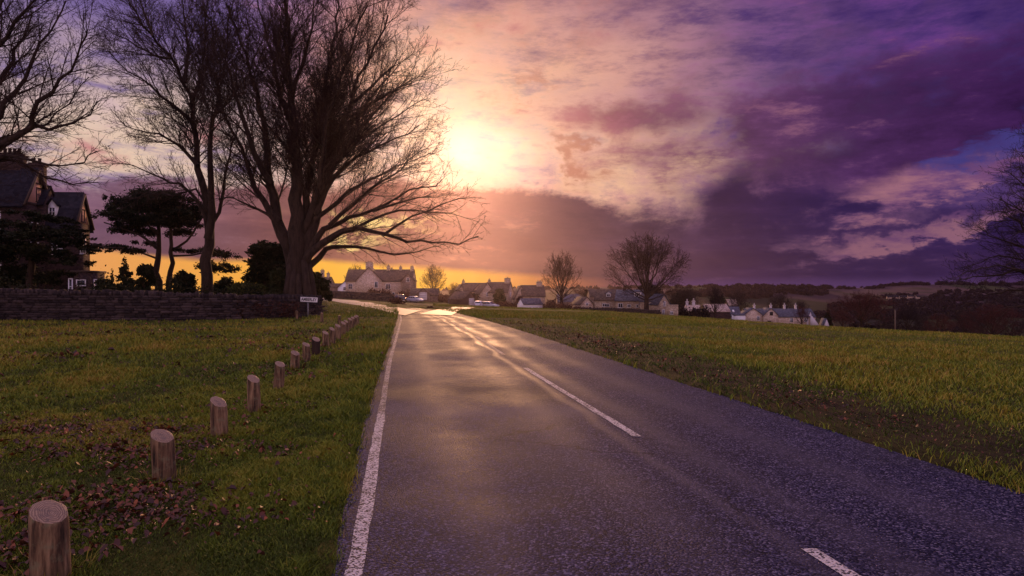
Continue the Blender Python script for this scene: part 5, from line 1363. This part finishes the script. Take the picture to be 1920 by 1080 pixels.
# ================================================================ walls
def attr_stone():
    def f(g, s):
        t = attr_tone(g); n = g.noise(g.pos('Object'), 5, 5, .65); fi = g.noise(g.pos('Object'), 45, 4, .7)
        col = g.ramp(g.add(g.mul(t, .6), g.add(g.mul(n, .25), g.mul(fi, .15))), [(.15, (.014, .010, .011, 1)), (.5, (.036, .026, .026, 1)), (.85, (.075, .055, .05, 1))])
        s(color=col, rough=.92, spec=.2, normal=g.bump(fi, .6, .02))
    material('dry_stone', f)
attr_stone()
def dry_wall(label, pts, heights, th, stone_w, course, seed, name='stone_wall', coping=True):
    """dry-stone wall along world points [(x, y)]"""
    r = np.random.default_rng(seed); pts = np.array(pts, float); seg = np.linalg.norm(np.diff(pts, axis=0), axis=1); cum = np.concatenate([[0], np.cumsum(seg)]); L = cum[-1]
    def at(s): return np.array([np.interp(s, cum, pts[:, 0]), np.interp(s, cum, pts[:, 1])])
    c0 = at(L/2); z0 = tz(*c0); root = thing(name, label, 'wall', (c0[0], c0[1], z0))
    def stones(items, name):
        V = []; T = []
        for (s, z, w, h, d, lean) in items:
            p = at(s); q = at(min(L, s+.1)); o = at(max(0, s-.1)); t = q-o; t /= np.linalg.norm(t); nrm = np.array([t[1], -t[0]])
            b = np.array([[-1,-1,-1],[1,-1,-1],[1,1,-1],[-1,1,-1],[-1,-1,1],[1,-1,1],[1,1,1],[-1,1,1]], float)*np.array([w, d, h])/2*.96
            b += r.uniform(-1, 1, (8, 3))*np.array([w*.07, .025, h*.12]); b[:, 0] += lean*b[:, 2]
            zz = tz(p[0], p[1])+z
            V.append(np.stack([p[0]-c0[0]+b[:, 0]*t[0]+b[:, 1]*nrm[0], p[1]-c0[1]+b[:, 0]*t[1]+b[:, 1]*nrm[1], zz-z0+b[:, 2]], 1)); T += [r.random()]*8
        n = len(items); i = np.arange(n)[:, None]*8
        f = np.concatenate([i+np.array([q]) for q in ((0,3,2,1),(4,5,6,7),(0,1,5,4),(1,2,6,5),(2,3,7,6),(3,0,4,7))])
        return mesh_np(name, np.concatenate(V), f, M['dry_stone'], root, attr=T)
    it = []; z = -.05; hmax = max(heights)
    while z < hmax:
        ch = course*r.uniform(.8, 1.3); s = r.uniform(0, stone_w)
        while s < L:
            w = stone_w*r.uniform(.5, 1.6); hh = np.interp(s/L, np.linspace(0, 1, len(heights)), heights)
            if z+ch*.5 < hh: it.append((min(L, s+w/2), z+ch/2, w, ch, th*r.uniform(.9, 1.12), 0))
            s += w
        z += ch
    stones(it, 'stonework')
    if coping:
        it = []; s = 0
        while s < L:
            w = course*r.uniform(.5, 1.1); hh = np.interp(s/L, np.linspace(0, 1, len(heights)), heights); ht = course*r.uniform(1.3, 2.4)
            it.append((s+w/2, hh+ht/2-.02, w, ht, th*.85, r.uniform(-.25, .25))); s += w
        stones(it, 'coping')
    # solid heart so no light shows through
    mb = MB(); ss = np.linspace(0, L, max(2, int(L/1.0)))
    for a, b in zip(ss[:-1], ss[1:]):
        p, q = at(a), at(b); hh = np.interp(a/L, np.linspace(0, 1, len(heights)), heights)-.04; m_ = (p+q)/2; an = math.atan2(q[1]-p[1], q[0]-p[0])
        mb.box((m_[0]-c0[0], m_[1]-c0[1], tz(*m_)-z0+hh/2-.15), (np.linalg.norm(q-p)+.02, th*.6, hh+.3), an)
    mb.build('rubble_core', M['wall_stone'], root)
    return root
def gp(px, py, Y): v = P(px, py, Y); return (v.x, v.y)
dry_wall('long dark dry-stone wall with upright coping across the green, ending beside the name sign', [gp(-420, 600, 34), gp(-160, 601, 32.5), gp(0, 602, 31.6), gp(150, 603, 31.2), gp(300, 603, 31.0), gp(450, 601, 32), gp(540, 599, 34.2), gp(598, 597, 36.0)], [1.42, 1.42, 1.4, 1.36, 1.30, 1.22, 1.05, .98], .45, .34, .12, 61)
dry_wall('weathered stone garden wall in front of the large stone house', [gp(607, 556, 160), gp(660, 557, 158), gp(705, 559, 154), gp(738, 561, 150)], [1.9, 1.8, 1.75, 1.7], .5, .7, .28, 62, coping=False)
dry_wall('low stone wall running along the front of the long house', [gp(1084, 579, 142), gp(1130, 581, 136), gp(1180, 586, 126), gp(1236, 592, 118)], [.9, 1.0, 1.0, .95], .45, .55, .2, 63)
# growth over and behind the long wall
hedge('dark tangled growth rising behind the long stone wall', [(-60, 560, 36), (60, 560, 35.5), (180, 560, 35), (300, 560, 35), (420, 560, 36), (520, 560, 37)], 1.75, 1.2, 'evergreen', 12000, .085, 35)
hedge('reddish brambles trailing over the wall by the name sign', [(445, 598, 31.8), (500, 597, 33.0), (560, 595, 34.4)], .95, .34, 'bramble', 2200, .05, 36, 'bramble_growth')

# ================================================================ timber posts
def post(label, px, top, base, wpx, Y=None, seed=0, mat='post_wood', slope=.42, group='timber posts along the verge', sides=20, rot=0.0, topmat='post_end_grain', lean=(0, 0)):
    r = np.random.default_rng(seed); Y = Y or EYE*F/(base-540); c = P(px, base, Y); c.z = tz(c.x, c.y)
    rad = wpx/F*Y/2; Hh = (base-top)/F*Y
    root = thing('timber_post', label, 'post', c, 0, group)
    a = 2*np.pi*np.arange(sides)/sides; wob = 1+.05*np.cos(2*a+r.random()*6)+.025*r.normal(size=sides)
    zs = [-.12, .02, .12, .25, .5, .75, .93, 1.0]; V = []
    for i, t in enumerate(zs):
        rr = rad*(1.05-.05*max(t, 0))*wob*(1+.012*r.normal(size=sides))*(.965 if i == len(zs)-1 else 1)
        x, y = np.cos(a)*rr, np.sin(a)*rr
        z = np.full(sides, max(t, 0)*Hh if t >= 0 else t)
        if i >= len(zs)-3:
            w = (0.35, .9, 1.0)[i-len(zs)+3]; z = z-w*slope*(x*.75-y*.55+rad*.2)
        V.append(np.stack([x+lean[0]*z, y+lean[1]*z, z], 1))
    V = np.concatenate(V); n = sides; f = []
    for i in range(len(zs)-1):
        for k in range(n): f.append((i*n+k, i*n+(k+1) % n, (i+1)*n+(k+1) % n, (i+1)*n+k))
    mesh_np('shaft', V, np.array(f), M[mat], root, smooth=True)
    tp = V[-n:]; ctr = tp.mean(0); rings = [tp, ctr+(tp-ctr)*.8+np.array([0, 0, .006]), ctr+(tp-ctr)*.4+np.array([0, 0, .006])]
    v = np.concatenate(rings+[ctr[None]+np.array([0, 0, .004])]); f4 = []
    for i in range(2):
        for k in range(n): f4.append((i*n+k, i*n+(k+1) % n, (i+1)*n+(k+1) % n, (i+1)*n+k))
    f3 = [(2*n+k, 2*n+(k+1) % n, 3*n) for k in range(n)]
    mesh_np('sawn_top', v, [np.array(f4), np.array(f3)], M[topmat], root, smooth=False)
    return root
_pl = ['nearest timber post, cut by the frame, lichen-spotted with slanted ringed top', 'second nearest timber post, grey with dry grass tuft at its foot', 'third timber post from the front, dark split shaft with pale slanted top', 'fourth timber post from the front, standing in dead leaves', 'fifth timber post from the front, mossy green lower half',
 'sixth timber post from the front, short with mossy foot', 'seventh timber post from the front, just before the reddish one', 'dark reddish weathered post wrapped in dead stems, eighth from the front', 'ninth timber post, first beyond the reddish one', 'tenth timber post, second beyond the reddish one', 'eleventh timber post, third beyond the reddish one',
 'twelfth timber post from the front, in the tight far run', 'thirteenth timber post from the front, fifth from the far end', 'fourteenth timber post from the front, fourth from the far end', 'fifteenth timber post, third from the far end of the row', 'sixteenth timber post, last but one in the row', 'farthest timber post at the end of the verge row']
for i, (px, t, b, w) in enumerate(POSTS):
    post(_pl[i], px, t, b, w, seed=100+i, mat='bark' if i == 7 else 'post_wood', slope=.62 if i < 7 else .7, sides=24 if i < 5 else 14, lean=(rnd.uniform(-.06, .06), rnd.uniform(-.05, .05)))
for (px, t, b, w, lb) in ((636, 592, 611, 6, 'lone square-topped post standing just left of the far run of posts'), (603.5, 587, 607, 6, 'weathered post at the end of the long stone wall'), (556.5, 583, 599.5, 5, 'thin reddish post in front of the wall, left of the name sign'), (508, 583, 598, 6, 'stubby post against the wall, between two thinner ones'), (468, 584, 599.5, 3.2, 'thinnest post leaning by the long wall, farthest from the sign')):
    post(lb, px, t, b, w, seed=int(px), slope=.1, sides=10, group='posts by the long wall')

# ================================================================ name sign
def name_sign():
    Y = 34.6; c = on(577.5, 596, Y); root = thing('place_name_sign', 'white place-name board reading AMBERLEY in black on one grey post', 'sign', c)
    top = P(580, 557.2, Y).z-c.z; w = 33.5/F*Y; h = 9.0/F*Y; tilt = Matrix.Rotation(R(2.6), 3, 'Y') @ Matrix.Rotation(R(-6), 3, 'Z')
    zc = top-h/2; xo = (580-577.5)/F*Y
    mb = MB(); mb.box((0, 0, 0), (w, .025, h), None); bd = mb.build('board', M['sign_white'], root, bevel=.004); bd.matrix_local = Matrix.Translation((xo, -.05, zc)) @ tilt.to_4x4()
    mb = MB(); b_ = .022
    for sz in (-1, 1): mb.box((0, -.004, sz*(h/2+b_/2-.001)), (w+2*b_, .034, b_))
    for sx in (-1, 1): mb.box((sx*(w/2+b_/2-.001), -.004, 0), (b_, .033, h-.002))
    fr = mb.build('border', M['sign_black'], bd)
    cu = bpy.data.curves.new('lettering', 'FONT'); cu.body = 'AMBERLEY'; cu.align_x = 'CENTER'; cu.align_y = 'CENTER'; cu.size = h*.86; cu.extrude = .003; cu.offset = .006; cu.space_character = 1.02
    tx = bpy.data.objects.new('lettering', cu); C.objects.link(tx); cu.materials.append(M['sign_black']); tx.parent = bd
    bpy.context.view_layer.update(); sx = (w*.90)/max(tx.dimensions.x, .01)
    me = bpy.data.meshes.new_from_object(tx.evaluated_get(bpy.context.evaluated_depsgraph_get())); me.materials.clear(); me.materials.append(M['sign_black'])
    old = tx; tx = bpy.data.objects.new('lettering', me); C.objects.link(tx); tx.parent = bd; bpy.data.objects.remove(old); tx.name = 'lettering'
    tx.location = (0, -.0165, 0); tx.rotation_euler = (R(90), 0, 0); tx.scale = (sx, 1.0, 1)
    mb = MB(); mb.bar((0, 0, -.3), (0, 0, zc+h*.3), .038, 10); mb.build('pole', M['grey_metal'], root, True)
name_sign()
def guard():
    Y = 41; c = on(606, 588, Y); root = thing('metal_railing', 'small dark metal tree guard of thin bars beside the end of the long wall', 'railing', c)
    w = 11.5/F*Y; h = 27/F*Y; mb = MB()
    for k in range(5):
        x = -w/2+w*k/4; mb.bar((x, 0, -.1), (x, 0, h), .013, 5)
        if k in (0, 4): mb.bar((x, w, -.1), (x, w, h), .013, 5)
    mb.build('bars', M['black_metal'], root); mb = MB()
    for z in (.2, .5, .8, .99):
        mb.bar((-w/2, 0, h*z), (w/2, 0, h*z), .013, 5); mb.bar((-w/2, w, h*z), (w/2, w, h*z), .013, 5)
        for sx in (-1, 1): mb.bar((sx*w/2, 0, h*z), (sx*w/2, w, h*z), .013, 5)
    mb.build('hoops', M['black_metal'], root)
guard()
def pole():
    Y = 70; c = on(1678.5, 622, Y, .5); c.z = P(1678.5, 640, Y).z; root = thing('utility_pole', 'thin bare wooden pole rising at the edge of the dark valley', 'pole', c)
    h = P(0, 581, Y).z-c.z; mb = MB(); mb.bar((0, 0, 0), (0, 0, h), .075, 8, .055); mb.build('shaft', M['bare_wood'], root, True)
    mb = MB(); mb.lathe([(.07, h), (.08, h+.02), (.02, h+.07)], 8); mb.build('cap', M['black_metal'], root)
pole()
def pale_block():
    c = on(952.5, 571.5, 152); root = thing('roadside_boulder', 'small white boulder lying before the dark hedge, right of the silver cars', 'boulder', c)
    r = np.random.default_rng(9); mb = MB(); n = 10; prof = [(.35, -.1), (.52, .12), (.5, .3), (.3, .45), (.05, .5)]
    mb.lathe([(a, b) for a, b in prof], n); mb.v[0] = mb.v[0]*np.array([1.1, .7, 1])+r.normal(0, .03, mb.v[0].shape); mb.build('rock', M['far_white'], root, False)
pale_block()

# ================================================================ parked vehicles
def car(name, label, cat, px, py, Y, rz, body, L=4.3, W=1.74, Ht=1.46, style='hatch', group='vehicles parked by the village'):
    c = on(px, py, Y); root = thing(name, label, cat, c, R(rz), group); h2 = L/2
    # side outline, front towards +x
    if style == 'van': low = [(-h2, .32), (h2-.05, .30), (h2, .55), (h2-.05, .86), (h2-.55, 1.02), (-h2, 1.05)]; top = [(h2-.58, 1.0), (h2-1.20, Ht-.03), (h2-1.5, Ht), (-h2+.10, Ht), (-h2+.0, Ht-.2), (-h2, 1.03)]
    elif style == 'estate': low = [(-h2, .36), (-h2+.1, .24), (h2-.15, .22), (h2, .42), (h2-.04, .62), (h2-.35, .76), (h2-1.15, .90), (-h2+.02, .93), (-h2-.02, .66)]; top = [(h2-1.2, .88), (h2-2.0, Ht-.05), (h2-2.4, Ht), (-h2+.75, Ht-.02), (-h2+.35, Ht-.1), (-h2+.04, .92)]
    elif style == 'suv': low = [(-h2, .42), (-h2+.1, .34), (h2-.1, .34), (h2, .5), (h2-.02, .85), (h2-.3, 1.0), (h2-1.0, 1.08), (-h2, 1.1)]; top = [(h2-1.05, 1.06), (h2-1.65, Ht-.05), (h2-1.9, Ht), (-h2+.4, Ht), (-h2+.12, Ht-.1), (-h2+.02, 1.09)]
    else: low = [(-h2, .38), (-h2+.1, .24), (h2-.15, .22), (h2, .42), (h2-.04, .64), (h2-.3, .78), (h2-.95, .92), (-h2+.02, .96), (-h2-.02, .66)]; top = [(h2-1.0, .90), (h2-1.75, Ht-.06), (h2-2.1, Ht), (-h2+.8, Ht-.01), (-h2+.40, Ht-.1), (-h2+.04, .95)]
    zb = low[-2][1] if style in ('van', 'suv') else .92
    def hw(z): return W/2*(1-.05*max(0, (.5-z)/.5)) if z < zb else W/2*(1-.19*(z-zb)/(Ht-zb))
    def loft(out, f):
        n = len(out); mb = MB(); v = [(x, -f(z), z) for x, z in out]+[(x, f(z), z) for x, z in out]
        mb.add(v, [tuple(range(n)), tuple(range(n, 2*n))[::-1]]+[(i, n+i, n+(i+1) % n, (i+1) % n) for i in range(n)]); return mb
    bo = loft(low, hw); cb = loft(top, lambda z: hw(z)-.012)
    for v, fs in ((cb.v, cb.f),):
        off = bo.n
        for k_, lst in fs.items():
            for q in lst: bo.f.setdefault(k_, []).append([i+off for i in q])
        bo.v += v; bo.n += cb.n
    bo.build('body', M[body], root, bevel=.035)
    ws = (-h2+.78, h2-.80)
    for x in ws:
        for sy in (-1, 1):
            r_ = .31 if style != 'suv' else .36; y = sy*(W/2-.09)
            w = MB().lathe([(r_*.62, -.1), (r_*.96, -.1), (r_, -.06), (r_, .06), (r_*.96, .1), (r_*.62, .1)], 18, (x, y, r_), 'y', False).build('wheel', M['tyre'], root, True)
            MB().lathe([(.03, -.085), (r_*.63, -.07), (r_*.63, .07), (.03, .085)], 14, (x, y, r_), 'y').build('rim', M['rim_metal'], w)
    def pane(name, pts): mb = MB(); mb.quad(*pts); return mb.build(name, M['glass'], root)
    def lat(f, inset=.0): return f
    (xa, za), (xb, zb_), (xc, zc_), (xd, zd), (xe, ze), (xf, zf) = top
    e = .014
    def lerp2(p, q, t): return (p[0]+(q[0]-p[0])*t, p[1]+(q[1]-p[1])*t)
    p0, p1 = lerp2(top[0], top[1], .1), lerp2(top[0], top[1], .93)
    pane('windscreen', [(p0[0]+e, -hw(p0[1])+.10, p0[1]+e), (p0[0]+e, hw(p0[1])-.10, p0[1]+e), (p1[0]+e, hw(p1[1])-.09, p1[1]+e), (p1[0]+e, -hw(p1[1])+.09, p1[1]+e)])
    q0, q1 = lerp2(top[5], top[4], .12), lerp2(top[5], top[4], .92)
    pane('rear_window', [(q0[0]-e, hw(q0[1])-.12, q0[1]), (q0[0]-e, -hw(q0[1])+.12, q0[1]), (q1[0]-e, -hw(q1[1])+.12, q1[1]), (q1[0]-e, hw(q1[1])-.12, q1[1])])
    zl, zh = za+.06, Ht-.12
    def xs(z, a, b): t = (z-a[1])/(b[1]-a[1]+1e-6); return a[0]+(b[0]-a[0])*min(max(t, 0), 1)
    xf0, xf1 = xs(zl, top[0], top[1])-.12, xs(zh, top[0], top[1])-.10
    xr0, xr1 = xs(zl, top[5], top[4])+.16, xs(zh, top[5], top[4])+.14
    spl = [xr0+(xf0-xr0)*t for t in ((0, .34, .36, .66, .68, 1) if style != 'van' else (.62, .8, .82, .99, .99, 1))]
    tpl = [xr1+(xf1-xr1)*t for t in ((0, .34, .36, .66, .68, 1) if style != 'van' else (.62, .8, .82, .99, .99, 1))]
    for sy in (-1, 1):
        for i in ((0, 2, 4) if style != 'van' else (0, 2)):
            a, b, c_, d = spl[i], spl[i+1], tpl[i+1], tpl[i]
            pts = [(a, sy*(hw(zl)+e-.012), zl), (b, sy*(hw(zl)+e-.012), zl), (c_, sy*(hw(zh)+e-.012), zh), (d, sy*(hw(zh)+e-.012), zh)]
            pane('side_window', pts if sy < 0 else pts[::-1])
        MB().box((h2-.07, sy*(W/2-.26), .64), (.12, .34, .14)).build('headlight', M['plate_white'], root, bevel=.02)
        MB().box((-h2+.02, sy*(W/2-.14), .80), (.10, .18, .28)).build('tail_light', M['lamp_red'], root, bevel=.02)
        MB().box((xf0+.12, sy*(W/2+.07), zl+.06), (.12, .16, .12)).build('mirror', M[body], root, bevel=.02)
    MB().box((-h2-.03, 0, .58), (.02, .52, .11)).build('number_plate', M['plate_white'], root)
    MB().box((h2+.012, 0, .42), (.02, .52, .11)).build('number_plate', M['plate_white'], root)
    MB().box((-h2+.02, 0, .38), (.14, W*.94, .16)).build('bumper', M['black_metal'], root, bevel=.03)
    MB().box((h2-.05, 0, .33), (.14, W*.9, .14)).build('bumper', M['black_metal'], root, bevel=.03)
    return root
car('parked_car', 'white hatchback seen from behind at the end of the garage lane', 'car', 898, 577, 149, 84, 'car_white', 3.9, 1.7, 1.48)
car('parked_car', 'silver estate car parked side-on beside the white hatchback', 'car', 917.5, 576.5, 149, -28, 'car_silver', 4.5, 1.76, 1.5, 'estate')
car('parked_car', 'black off-road car parked left of the garage', 'car', 751, 567.5, 152, -62, 'car_black', 4.3, 1.8, 1.78, 'suv')
car('parked_car', 'pale blue-grey car parked between the black car and the garage door', 'car', 779, 564.5, 158, -35, 'car_silver', 4.0, 1.7, 1.45)
car('parked_van', 'small dark blue van parked beside the brown outbuilding', 'van', 858, 570.5, 160, -25, 'car_blue', 4.2, 1.75, 1.75, 'van')
car('parked_car', 'black car just behind the bramble mound, partly hidden by the black off-road car', 'car', 745, 566.5, 158, -80, 'car_black', 4.1, 1.7, 1.5)

# ================================================================ evening haze
def build_haze():
    mb = MB(); x0, x1, y0, y1, z0, z1 = -800, 800, -30, 720, -42, 33
    mb.box(((x0+x1)/2, (y0+y1)/2, (z0+z1)/2), (x1-x0, y1-y0, z1-z0))
    m = bpy.data.materials.new('haze_air'); m.use_nodes = True; t = m.node_tree; t.nodes.clear()
    v = t.nodes.new('ShaderNodeVolumePrincipled'); o = t.nodes.new('ShaderNodeOutputMaterial'); t.links.new(v.outputs[0], o.inputs['Volume'])
    v.inputs['Color'].default_value = (.80, .62, .72, 1); v.inputs['Density'].default_value = .00019; v.inputs['Anisotropy'].default_value = .93
    m.volume_intersection_method = 'FAST' if hasattr(m, 'volume_intersection_method') else None
    m.cycles.homogeneous_volume = True
    ob = mb.build('haze', m); tag(ob, kind='stuff')
build_haze()
